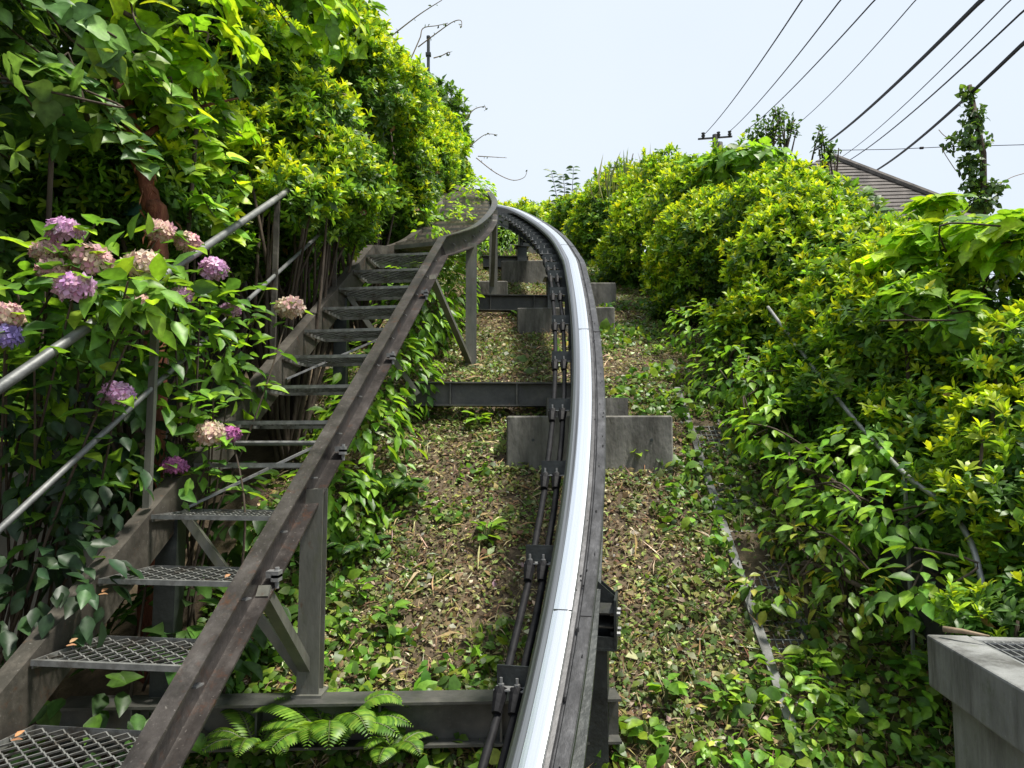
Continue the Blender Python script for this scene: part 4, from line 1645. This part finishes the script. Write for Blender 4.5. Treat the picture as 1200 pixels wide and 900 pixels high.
def flower_head(o, c, r, cols):
    n = int(60 + 300 * r)
    i = np.arange(n)
    ph = np.arccos(1 - 1.62 * (i + .5) / n)
    th = i * 2.39996
    d = np.stack([np.sin(ph) * np.cos(th), np.sin(ph) * np.sin(th), np.cos(ph)], 1)
    tilt = Vector((0.1, -.55, .8)).normalized().to_track_quat('Z', 'Y').to_matrix()
    d = d @ np.array(tilt).T
    d = unit(d + RNG.normal(0, .09, d.shape))
    sq = np.array([RNG.uniform(.95, 1.2), 1, RNG.uniform(.62, .85)])
    P = np.array(c) + d * r * sq * (1 + .10 * noise(d, 2.2, float(c[0]) * 9))[:, None] * RNG.uniform(.86, 1.07, (n, 1))
    me = leaf_mesh('flower_head', P, unit(np.cross(d, rnd(n))), unit(d + RNG.normal(0, .25, (n, 3))), .042 * RNG.uniform(.7, 1.25, n) * r / .07, 1.0, mixcol(n, cols, (1,) * len(cols), .13), PETAL4, False)
    return link('flower_head', me, M['petal'], o)


def hydrangea(label, base, heads, bare, nleaf, seed, zone, lsize=.135, cols=HY):
    o = empty('hydrangea', tuple(base), label, 'hydrangea', 'hydrangea bushes left of the stairway')
    tips = [np.array(h[0]) for h in heads] + [np.array(b) for b in bare]
    m1 = MB()
    m1.smooth = True
    P, A, Nn, S = [], [], [], []
    for q in tips:
        b = np.array(base) + RNG.normal(0, .12, 3) * [1, 1, 0]
        mid = b * .45 + q * .55 + np.array([RNG.normal(0, .08), RNG.normal(0, .08), .12])
        C = interp([b, mid, q], 8)
        m1.tube(C, list(np.linspace(.008, .004, len(C))), 5)
        for k in (-1, -3, -5, -7):
            c = C[k]
            a0 = RNG.uniform(0, 3.14)
            for s_ in range(4 if k == -1 else 2):
                an = a0 + s_ * (math.pi / 2 if k == -1 else math.pi)
                P.append(c + RNG.normal(0, .015, 3))
                A.append((math.cos(an), math.sin(an) - .2, RNG.uniform(-.35, .35)))
                Nn.append((RNG.normal(0, .25), -.25 + RNG.normal(0, .25), 1))
                S.append(lsize * RNG.uniform(.7, 1.15))
    n = nleaf
    zp, zn = blob_points(zone, nleaf / 2., .15, .2, seed, -.3, .8)
    k = RNG.permutation(len(zp))[:n]
    P = np.concatenate([np.array(P), zp[k]])
    A = np.concatenate([unit(np.array(A)), unit(zn[k] * .5 + rnd(len(k)) * .6 + [.15, 0, -.25])])
    Nn = np.concatenate([unit(np.array(Nn)), unit(zn[k] * .5 + [0, -.1, .8] + RNG.normal(0, .3, (len(k), 3)))])
    S = np.concatenate([S, lsize * RNG.uniform(.55, 1.1, len(k))])
    add_leaves('leaves', o, P, A, Nn, S, .58, mixcol(len(P), cols, (2, 3, 3, 2), .15), OVATE)
    m1.build('stem', M['bark'], o)
    for c, r, cl in heads:
        flower_head(o, c, r, cl)


hA = [(75, 270, 3.0, .062, PUR), (57, 296, 3.0, .058, DUS), (62, 318, 2.95, .055, DUS), (88, 337, 2.85, .066, PUR), (107, 305, 3.0, .068, DUS), (170, 311, 3.2, .07, CRM),
      (188, 272, 3.5, .062, DUS), (220, 284, 3.6, .055, DUS), (160, 356, 3.1, .046, DUS), (8, 370, 2.7, .052, DUS), (6, 394, 2.7, .055, BLU), (137, 462, 3.1, .058, PUR)]
hydrangea('large hydrangea with many purple and faded pink flower heads behind the handrail', (-2.4, 3.55, float(gprof(3.55)) + .2),
          [(W(a, b, d), r, c) for a, b, d, r, c in hA], [W(112, 262, 3.0), W(150, 330, 2.9), W(40, 420, 2.8), W(100, 520, 3.1), W(150, 400, 3.0), W(20, 340, 2.8), W(75, 565, 3.2), W(160, 560, 3.5)], 560, 1.,
          [B(70, 380, 3.15, (.4, .3, .34)), B(130, 340, 3.4, (.36, .3, .28)), B(40, 500, 3.5, (.45, .3, .40)), B(150, 450, 3.6, (.28, .3, .45)), B(150, 355, 2.95, (.22, .15, .14)), B(190, 330, 3.3, (.14, .12, .1))])
hB = [(250, 316, 3.8, .066, PUR), (270, 363, 4.0, .05, PUR), (213, 346, 3.5, .042, PUR), (340, 361, 4.4, .078, CRM)]
hydrangea('hydrangea with purple and cream flower heads reaching through the handrail over the treads', (-1.95, 4.1, float(gprof(4.1)) + .1),
          [(W(a, b, d), r, c) for a, b, d, r, c in hB], [W(205, 330, 3.5), W(235, 345, 3.6), W(300, 370, 4.1), W(270, 400, 4.0), W(235, 380, 3.7), W(310, 340, 4.3), W(215, 410, 3.7)], 300, 2.,
          [B(245, 380, 3.95, (.22, .3, .24)), B(270, 430, 4.2, (.2, .3, .25)), B(205, 380, 3.7, (.22, .2, .25))], .12)
hC = [(246, 508, 3.6, .066, CRM), (271, 509, 3.65, .045, MAG), (205, 546, 3.6, .05, MAG)]
hydrangea('low hydrangea with one cream and two magenta heads beside the left stringer', (-1.75, 3.8, float(gprof(3.8)) + .1),
          [(W(a, b, d), r, c) for a, b, d, r, c in hC], [W(250, 465, 3.6), W(225, 470, 3.6), W(245, 540, 3.6), W(225, 500, 3.7), W(265, 475, 3.8)], 130, 3.,
          [B(235, 500, 3.75, (.16, .2, .22)), B(215, 570, 3.7, (.14, .2, .2))], .10)

vine('leafy_undergrowth', 'dense greenery against the wall left of the lowest treads with shade put into its leaf colours', None,
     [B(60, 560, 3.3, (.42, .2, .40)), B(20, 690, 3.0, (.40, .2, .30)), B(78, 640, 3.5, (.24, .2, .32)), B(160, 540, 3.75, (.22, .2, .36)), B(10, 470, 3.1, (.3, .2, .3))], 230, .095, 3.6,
     [(.04, .085, .035), (.03, .065, .028), (.06, .12, .04), (.025, .055, .022)], 1.2, 'undergrowth', OVATE, .12, .6, False, False, wid=.6)  # leaf colours darkened to stand in for shade on the lower bank

# galvanised pipe rail half buried in the right bank
pr_ = [W(900, 360, 6.1), W(945, 420, 5.35), W(1000, 490, 4.62), W(1060, 555, 4.02), W(1108, 592, 3.75), W(1135, 630, 3.55), W(1148, 670, 3.42), W(1157, 716, 3.36)]
m1 = MB()
m1.smooth = True
m1.tube(interp(pr_, 6), .014, 8)
po_ = empty('pipe_rail', tuple(pr_[-1]), 'thin grey pipe rail slanting down through the right bank to behind the catch pit', 'rail')
m1.build('pipe', M['galv'], po_)
for k in (1, 3):
    m1 = MB()
    q = pr_[k]
    m1.tube([(q[0], q[1], float(ground(q[0], q[1])) - .1), q], .012, 6)
    m1.build('post', M['galv'], po_)

# ------------------------------------------------------------------ right bank
RG = 'evergreen shrubs along the right bank'
YR = ([(.40, .50, .035), (.30, .44, .03), (.20, .36, .03)], MID, OLD)
shrub('azalea_shrub', 'bright yellow-tipped shrub hanging over the catch pit', RG,
      [B(1190, 520, 3.7, (.30, .35, .26)), B(1160, 590, 3.6, (.22, .3, .14)), B(1190, 420, 4.0, (.30, .3, .26)), B(1165, 420, 4.1, (.2, .2, .12)), B(1200, 620, 3.5, (.25, .3, .2))], 420, .06, .5, 6.3, k=8)
shrub('azalea_shrub', 'low shrub with green whorls just behind the catch pit grating', RG,
      [B(1160, 728, 3.25, (.24, .18, .10)), B(1205, 715, 3.2, (.2, .18, .14))], 480, .055, .35, 6.8)
shrub('azalea_shrub', 'shaded part of the right hedge with bright tips above the broad-leaved sprouts', RG,
      [B(1060, 400, 4.9, (.5, .5, .5)), B(1000, 380, 5.6, (.5, .5, .55)), B(1100, 345, 5.2, (.6, .5, .40)), B(1190, 340, 4.8, (.45, .5, .40)), B(1050, 335, 5.6, (.55, .5, .38)), B(1130, 470, 4.6, (.45, .4, .4))], 330, .064, .42, 7.3)
shrub('azalea_shrub', 'shaded lower shrub between the broad-leaved sprouts and the hedge face', RG,
      [B(1000, 470, 5.1, (.36, .4, .36)), B(940, 440, 5.8, (.36, .4, .36)), B(1070, 520, 4.5, (.34, .35, .34)), B(1120, 600, 4.0, (.26, .3, .26)), B(905, 470, 5.9, (.28, .3, .28)), B(1160, 670, 3.7, (.22, .25, .2))], 380, .062, .18, 7.8)
shrub('azalea_shrub', 'rounded bright shrub on the right bank below the house roof', RG,
      [B(935, 320, 6.8, (.6, .7, .7)), B(935, 275, 7.2, (.55, .7, .45)), B(900, 380, 6.6, (.45, .5, .5)), B(1005, 310, 6.7, (.6, .6, .42)), B(905, 258, 7.8, (.6, .7, .5))], 340, .064, .62, 8.3)
shrub('azalea_shrub', 'yellow-green shrub on the right bank beside the second footing', RG,
      [B(835, 300, 8.6, (.7, .8, .8)), B(800, 340, 8.8, (.45, .6, .6)), B(860, 235, 9.2, (.7, .8, .58)), B(812, 250, 9.6, (.6, .8, .62))], 300, .068, .62, 9.3)
shrub('azalea_shrub', 'bright shrub on the right bank beyond the bend of the rail', RG,
      [B(762, 290, 11.2, (.75, .9, .85)), B(775, 235, 11.8, (.7, .9, .7)), B(738, 310, 11.6, (.55, .8, .6))], 240, .075, .62, 10.3)
shrub('azalea_shrub', 'duller green shrub at the top right of the rail bend', RG,
      [B(712, 262, 14.0, (.7, .9, .8)), B(690, 290, 14.2, (.6, .8, .6)), B(725, 235, 14.4, (.6, .9, .6)), B(672, 262, 15.2, (.5, .9, .55))], 190, .085, .35, 11.3)
shrub('far_shrub', 'low distant hedge on the skyline above the rail bend', None,
      [B(x, 262 + 4 * math.sin(x), 19 + (x % 3), (.75, .9, .52)) for x in range(560, 720, 26)] + [B(x, 290, 19.5, (.75, .9, .5)) for x in (545, 575, 605, 640)], 110, .11, .35, 12.3, cat='hedge')
hb = []
for y in np.arange(2.6, 16, 1.0):
    for h in (.4, .95 if y < 7 else 1.2):
        hb.append((np.array([2.95 + .05 * (y - 3), y, float(gprof(y)) + h]), (.7, .75, .6)))
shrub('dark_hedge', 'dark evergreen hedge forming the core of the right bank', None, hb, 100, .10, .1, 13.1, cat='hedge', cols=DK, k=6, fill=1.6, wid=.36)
BV = [(.32, .52, .045), (.22, .42, .04), (.14, .30, .04), (.10, .21, .04)]
vine('broadleaf_shrub', 'broad-leaved green sprouts drooping over the gutter below the shaded hedge', None,
     [B(1040, 600, 4.0, (.24, .25, .16)), B(1010, 530, 4.4, (.25, .25, .2)), B(945, 555, 4.7, (.24, .25, .2)), B(1075, 680, 3.6, (.16, .2, .18)), B(900, 500, 5.2, (.26, .25, .22)), B(985, 600, 4.3, (.2, .2, .2))], 240, .10, 4.0, BV, .5, 'shrub', OVATE, .08, .9, False, True, wid=.62)
vine('broadleaf_shrub', 'low broad-leaved shrub spilling onto the slope right of the second footing', None,
     [B(855, 440, 6.0, (.28, .3, .26)), B(900, 450, 5.6, (.3, .3, .24)), B(815, 385, 7.4, (.28, .4, .28)), B(870, 400, 6.6, (.35, .3, .3))], 230, .09, 5.0, BV, .6, 'shrub', OVATE, .08, .9, False, True, wid=.6)
vine('broadleaf_shrub', 'ragged yellow-spotted weeds below the broad-leaved sprouts', None,
     [B(960, 640, 4.3, (.2, .25, .2)), B(1000, 690, 4.0, (.18, .2, .2)), B(920, 620, 4.6, (.14, .2, .12)), B(900, 690, 4.3, (.18, .25, .1))], 210, .085, 6.0, [(.2, .34, .05), (.13, .24, .04), (.42, .42, .07), (.08, .16, .03)], .5, 'weed', OVATE, .08, .8, False, True, wid=.6)
vine('ground_vine', 'green creeping vine matting the ground left of the catch pit', None,
     [gb(900, 4.0, -.05, (.3, .35, .16)), gb(990, 3.7, -.03, (.3, .3, .18)), gb(850, 3.6, -.06, (.25, .25, .14)), gb(1040, 3.9, .02, (.22, .3, .2)), gb(760, 3.45, -.05, (.2, .2, .16))], 240, .075, 6.6, BV, .8, 'vine', OVATE, .06, 1.0, False, False, wid=.62)
vine('kudzu_vine', 'large-leaved vine draped over the crest of the right bank', None,
     [B(870, 200, 8.8, (.6, .6, .24)), B(925, 222, 7.9, (.5, .6, .2)), B(830, 208, 9.6, (.5, .6, .26)), B(950, 245, 7.3, (.35, .4, .14))], 90, .125, 7.0, BV, .4)
vine('kudzu_vine', 'bright large-leaved vine sprawling at the top right below the ivy-covered pole', None,
     [B(1095, 246, 5.4, (.22, .3, .09)), B(1130, 280, 4.8, (.45, .4, .12)), B(1190, 280, 4.3, (.3, .4, .14)), B(1075, 310, 4.9, (.3, .3, .12))], 120, .112, 8.0, KV, .3, upw=1.1)
vine('kudzu_vine', 'scattered vine leaves hanging over the shaded right hedge', None,
     [B(1060, 420, 4.4, (.2, .2, .12)), B(1130, 385, 4.2, (.3, .2, .2)), B(1080, 360, 4.6, (.3, .3, .2)), B(990, 430, 5.0, (.25, .2, .2))], 70, .095, 9.0, BV, .3)

# small trees and grasses on the skyline
def small_tree(name, label, base, top, crown, dens, size, cols, seed, cat='tree'):
    o = empty(name, tuple(base), label, cat, 'small trees on the skyline')
    stems(o, base, [top] + [np.array(b[0]) for b in crown] + [np.array(b[0]) + rnd(1)[0] * np.broadcast_to(b[1], (3,)) * .8 for b in crown for _ in range(4)], .03)
    P, N = blob_points(crown, dens, .16, .35, seed, -2, .35)
    n = len(P)
    add_leaves('crown', o, P, unit(N + rnd(n)), unit(rnd(n) * .6 + [0, 0, 1]), size * RNG.uniform(.7, 1.3, n), .55, mixcol(n, cols, (1,) * len(cols)), OVATE)


DG = [(.05, .11, .03), (.08, .16, .03), (.035, .08, .025)]
small_tree('small_tree', 'small dark tree rising behind the crest of the right bank beside the wires', W(900, 260, 13), W(908, 125, 13),
           [B(905, 155, 13, (.38, .3, .32)), B(885, 165, 13, (.3, .3, .2)), B(925, 150, 13, (.2, .2, .2)), B(912, 135, 13, (.16, .16, .2))], 260, .08, DG, 1.)
small_tree('small_tree', 'slim dark sapling in front of the house roof end', W(966, 260, 12), W(963, 150, 12),
           [B(962, 165, 12, (.13, .15, .28)), B(972, 180, 12, (.2, .2, .2))], 300, .075, DG, 2.)
small_tree('small_tree', 'feathery green bush top on the skyline above the bright right shrub', W(745, 260, 13.5), W(742, 180, 13.5),
           [B(752, 205, 13.5, (.42, .4, .3)), B(735, 215, 13.5, (.3, .3, .2)), B(712, 222, 14, (.5, .4, .22)), B(770, 195, 13, (.25, .3, .2))], 300, .06, [(.16, .28, .05), (.1, .2, .04), (.22, .32, .06)], 3., 'bush')
# sapling with leaves in pairs
o = empty('sapling', tuple(W(660, 268, 15)), 'dark sapling with paired leaves standing alone against the sky', 'sapling')
m1 = MB()
P, A = [], []
for sx, tx, ty in ((656, 646, 201), (660, 660, 205), (663, 672, 196)):
    C = np.array(interp([W(sx, 268, 15), W((sx + tx) / 2 + 2, 235, 15), W(tx, ty, 15)], 7))
    m1.tube(C, list(np.linspace(.012, .004, len(C))), 5)
    for q in C[4:]:
        for sg in (-1, 1):
            P.append(q)
            A.append((sg, RNG.normal(0, .5), RNG.normal(.1, .15)))
m1.build('trunk', M['bark'], o)
n = len(P)
add_leaves('crown', o, np.array(P), unit(np.array(A)), unit(RNG.normal(0, .35, (n, 3)) + [0, -1.2, .8]), .15 * RNG.uniform(.8, 1.2, n), .5, mixcol(n, DG, (1, 1, 1)), OVATE)
# tall grass plumes
for px, py, n, lb in ((748, 205, 26, 'spiky pale grass tuft on the skyline above the bright right shrub'), (712, 215, 18, 'wispy dry plant tuft left of the spiky grass')):
    b = W(px, py + 25, 13.2)
    o = empty('grass_tuft', tuple(b), lb, 'grass')
    q = b + RNG.normal(0, .12, (n, 3)) * [1, 1, .2]
    add_leaves('blades', o, q, unit(RNG.normal(0, .16, (n, 3)) + [0, 0, 1]), rnd(n), RNG.uniform(.5, .95, n), .03, mixcol(n, [(.22, .28, .10), (.3, .3, .16)], (1, 1)), CARD)

# ivy-covered pole at the far right
b = W(1150, 300, 11)
o = empty('ivy_covered_pole', tuple(b), 'slender pole thickly covered in ivy against the sky at the far right bank', 'pole')
m1 = MB()
m1.smooth = True
m1.tube([b - [0, 0, 1.0], W(1152, 180, 11), W(1136, 100, 11)], [.06, .05, .035], 8)
m1.build('pole', M['bark'], o)
bl = [B(1134, 110, 11, (.13, .13, .16)), B(1140, 140, 11, (.18, .17, .26)), B(1134, 165, 11, (.26, .2, .2)), B(1120, 168, 11, (.2, .15, .12)), B(1138, 192, 11, (.17, .17, .2)), B(1142, 218, 11, (.18, .18, .2)), B(1165, 220, 11, (.2, .15, .1)), B(1150, 240, 11, (.3, .2, .16))]
P, N = blob_points(bl, 330, .09, .4, 3., -2, .6)
n = len(P)
add_leaves('ivy', o, P, unit(N * .6 + rnd(n) - [0, 0, .4]), unit(N + rnd(n) * .5 + [0, 0, .4]), .085 * RNG.uniform(.6, 1.2, n), .85, mixcol(n, [(.07, .15, .03), (.11, .21, .04), (.045, .1, .03)], (1, 1, 1)), HEART)
m1 = MB()
for a in ([W(1125, 168, 11), W(1108, 160, 11), W(1100, 152, 11)], [W(1120, 200, 11), W(1107, 180, 11), W(1104, 172, 11)], [W(1165, 220, 11), W(1185, 208, 11), W(1205, 202, 11)]):
    m1 = MB()
    m1.tube(interp(a, 5), .006, 5)
    m1.build('shoot', M['twig'], o)

# ------------------------------------------------------------------ house with a hipped roof behind the right bank
ap = W(968, 183, 15.0)
co = W(1150, 254, 12.5)
bk = np.array([co[0] + 3.0, 20.5, co[2]])
hse = empty('house', (float((ap[0] + co[0]) / 2 + 1), 16.5, float(ground(8, 16))), 'house with a brown-grey hipped tile roof behind the right bank', 'house')
e1 = np.array([co[0] - 4.6, 12.9, co[2]])                # near-left eave corner
e2 = co
e3 = np.array([co[0] + .8, 19.0, co[2]])
e4 = np.array([co[0] - 4.2, 19.2, co[2]])
apn = np.array([ap[0], ap[1], ap[2]])
rg = apn + np.array([.25, 1.6, 0])
m1 = MB()
th = np.array([0, 0, -.16])
vs = [e1, e2, e3, e4, apn, rg]
m1.add(vs + [v + th for v in vs[:4]], [(0, 1, 4), (1, 2, 5, 4), (2, 3, 5), (3, 0, 4, 5), (0, 6, 7, 1), (1, 7, 8, 2), (2, 8, 9, 3), (3, 9, 6, 0), (9, 8, 7, 6)])
rf = m1.build('roof', M['roof'], hse)


def courses(a, b, c, d, n):
    """overlapping tile courses between the eave a-b and the ridge d-c"""
    a, b, c, d = map(lambda v: np.array(v, float), (a, b, c, d))
    nn = unit(np.cross(b - a, (d - a) + (c - b)))
    if nn[2] < 0:
        nn = -nn
    for k in range(n):
        t0, t1 = k / n, min((k + 1.05) / n, 1)
        p, q, r, s = a + (d - a) * t0, b + (c - b) * t0, b + (c - b) * t1, a + (d - a) * t1
        m2 = MB()
        m2.add([p + nn * .03, q + nn * .03, r + nn * .012, s + nn * .012, p + nn * .004, q + nn * .004], [(0, 1, 2, 3), (4, 5, 1, 0)])
        m2.build('tile_course', M['roof'], rf)


courses(e1, e2, apn, apn, 19)
courses(e2, e3, rg, apn, 19)
m1 = MB()
m1.tube([apn + [0, 0, .05], e2 + [0, 0, .05]], .07, 8)
m1.build('hip_cap', M['roof'], rf)
inset = .45
w1, w2, w3, w4 = e1 + [inset, inset, 0], e2 + [-inset, inset, 0], e3 + [-inset, -inset, 0], e4 + [inset, -inset, 0]
m1 = MB()
zb = float(ground(8, 14)) - .5
lo = [np.array([v[0], v[1], zb]) for v in (w1, w2, w3, w4)]
hi = [np.array([v[0], v[1], co[2] - .17]) for v in (w1, w2, w3, w4)]
m1.add(lo + hi, [(0, 1, 5, 4), (1, 2, 6, 5), (2, 3, 7, 6), (3, 0, 4, 7)])
m1.build('wall', M['plaster'], hse)
m1 = MB()
wx = (w1 + w2) / 2
m1.box((wx[0] - .8, wx[1] - .26, zb + 1.4), (wx[0] + .8, wx[1] + .1, zb + 2.5))
m1.build('window', M['glass'], hse)

# ------------------------------------------------------------------ power lines and the far utility pole
up_b = W(838, 230, 34)
upo = empty('utility_pole', (up_b[0], up_b[1], float(ground(up_b[0], 34)) - .5), 'distant utility pole top with crossarm and insulators just above the right bank', 'utility pole')
pt = W(838, 158, 34)
m1 = MB()
m1.tube([(up_b[0], 34, float(ground(up_b[0], 34)) - .5), pt], [.17, .13], 10)
m1.build('pole', M['concrete2'], upo)
arms = [W(822, 157, 34), W(856, 150, 34), W(870, 158, 34)]
m1 = MB()
m1.bar(W(818, 163, 34), W(858, 160, 34), .07, .07)
am = m1.build('crossarm', M['dark'], upo)
for q in (W(824, 159, 33.95), W(842, 158, 33.95), W(855, 157, 33.95)):
    m1 = MB()
    m1.tube([q - [0, 0, .12], q, q + [0, 0, .02], q + [0, 0, .13]], [.05, .1, .05, .09], 8)
    m1.build('insulator', M['dark'], am)
m1 = MB()
m1.tube([W(842, 170, 33.7) - [0, 0, .35], W(842, 170, 33.7) + [0, 0, .1]], .2, 10)
m1.build('transformer', M['concrete2'], upo)
WG = 'overhead wires at the upper right'
wires = [((940, 0), (825, 158), 34, 14, .016, 'thin overhead wire meeting the utility pole crossarm at its outer end'),
         ((985, 0), (855, 154), 34, 14, .016, 'thin overhead wire meeting the utility pole at its top'),
         ((1025, 0), (868, 158), 34, 13, .016, 'thin overhead wire passing behind the small dark tree'),
         ((1073, 0), (925, 153), 30, 13, .012, 'faint overhead wire descending between the two small dark trees'),
         ((1150, 0), (955, 176), 30, 9, .034, 'thick black cable descending to the slim dark sapling'),
         ((1184, 0), (980, 188), 28, 9, .010, 'thin black wire running beside the thickest cable to the roof peak'),
         ((1200, 12), (988, 192), 28, 9, .015, 'twisted pair of wires descending to the roof peak'),
         ((1200, 50), (1015, 206), 26, 8.5, .028, 'thick black cable crossing the ivy-covered pole down to the roof')]
for (a, b, df, dn, r, lb) in wires:
    p, q = W(*a, dn), W(*b, df)
    t = np.linspace(-.55, 1.0, 26)
    pts = [p + (q - p) * s_ + np.array([0, 0, -.35 * 4 * max(s_, 0) * (1 - s_) * .5]) for s_ in t]
    m1 = MB()
    m1.tube(pts, r, 6)
    o = m1.build('overhead_wire', M['cable'])
    tag(o, lb, 'wire', WG)
m1 = MB()
m1.tube([W(985, 176, 24), W(1045, 175, 23), W(1110, 172, 22), W(1260, 168, 20)], .011, 5)
m1.tube([W(1078, 173.5, 22.4), W(1082, 173.3, 22.4)], .04, 6)
tag(m1.build('overhead_wire', M['cable']), 'thin level wire with a small clip crossing behind the ivy-covered pole', 'wire', WG)

# fallen bits: leaf and stick on the catch pit, leaves on the treads
m1 = MB()
s0 = W(1106, 741, 2.84) + [0, 0, .012]
m1.smooth = True
m1.tube([s0, s0 + [.04, -.05, .004], s0 + [.10, -.11, .0]], [.012, .009, .004], 6)
tag(m1.build('dead_stick', M['twig']), 'short dry stick lying on the catch pit rim', 'stick')
DR = [(.30, .16, .08), (.36, .22, .13)]
for (px, py, d), lb in (((77, 757, 2.72), 'curled orange dead leaf at the left end of a lower tread'), ((260, 680, 3.1), 'small pinkish dead leaf at the right end of a middle tread'), ((12, 868, 2.45), 'dead leaf on the lowest tread'), ((115, 697, 2.98), 'dead leaf on the left stringer')):
    q = W(px, py, d)
    me = leaf_mesh('dead_leaf', np.array([q, q + [.01, .005, .01]]), np.array([[1, .2, .15], [.3, .8, .3]]), np.array([[0, -.3, 1], [.3, -.3, 1]]), .034, .5, mixcol(2, DR, (1, 1)), OVATE)
    tag(link('dead_leaf', me, M['litter']), lb, 'dead leaf', 'dead leaves on the stairs')
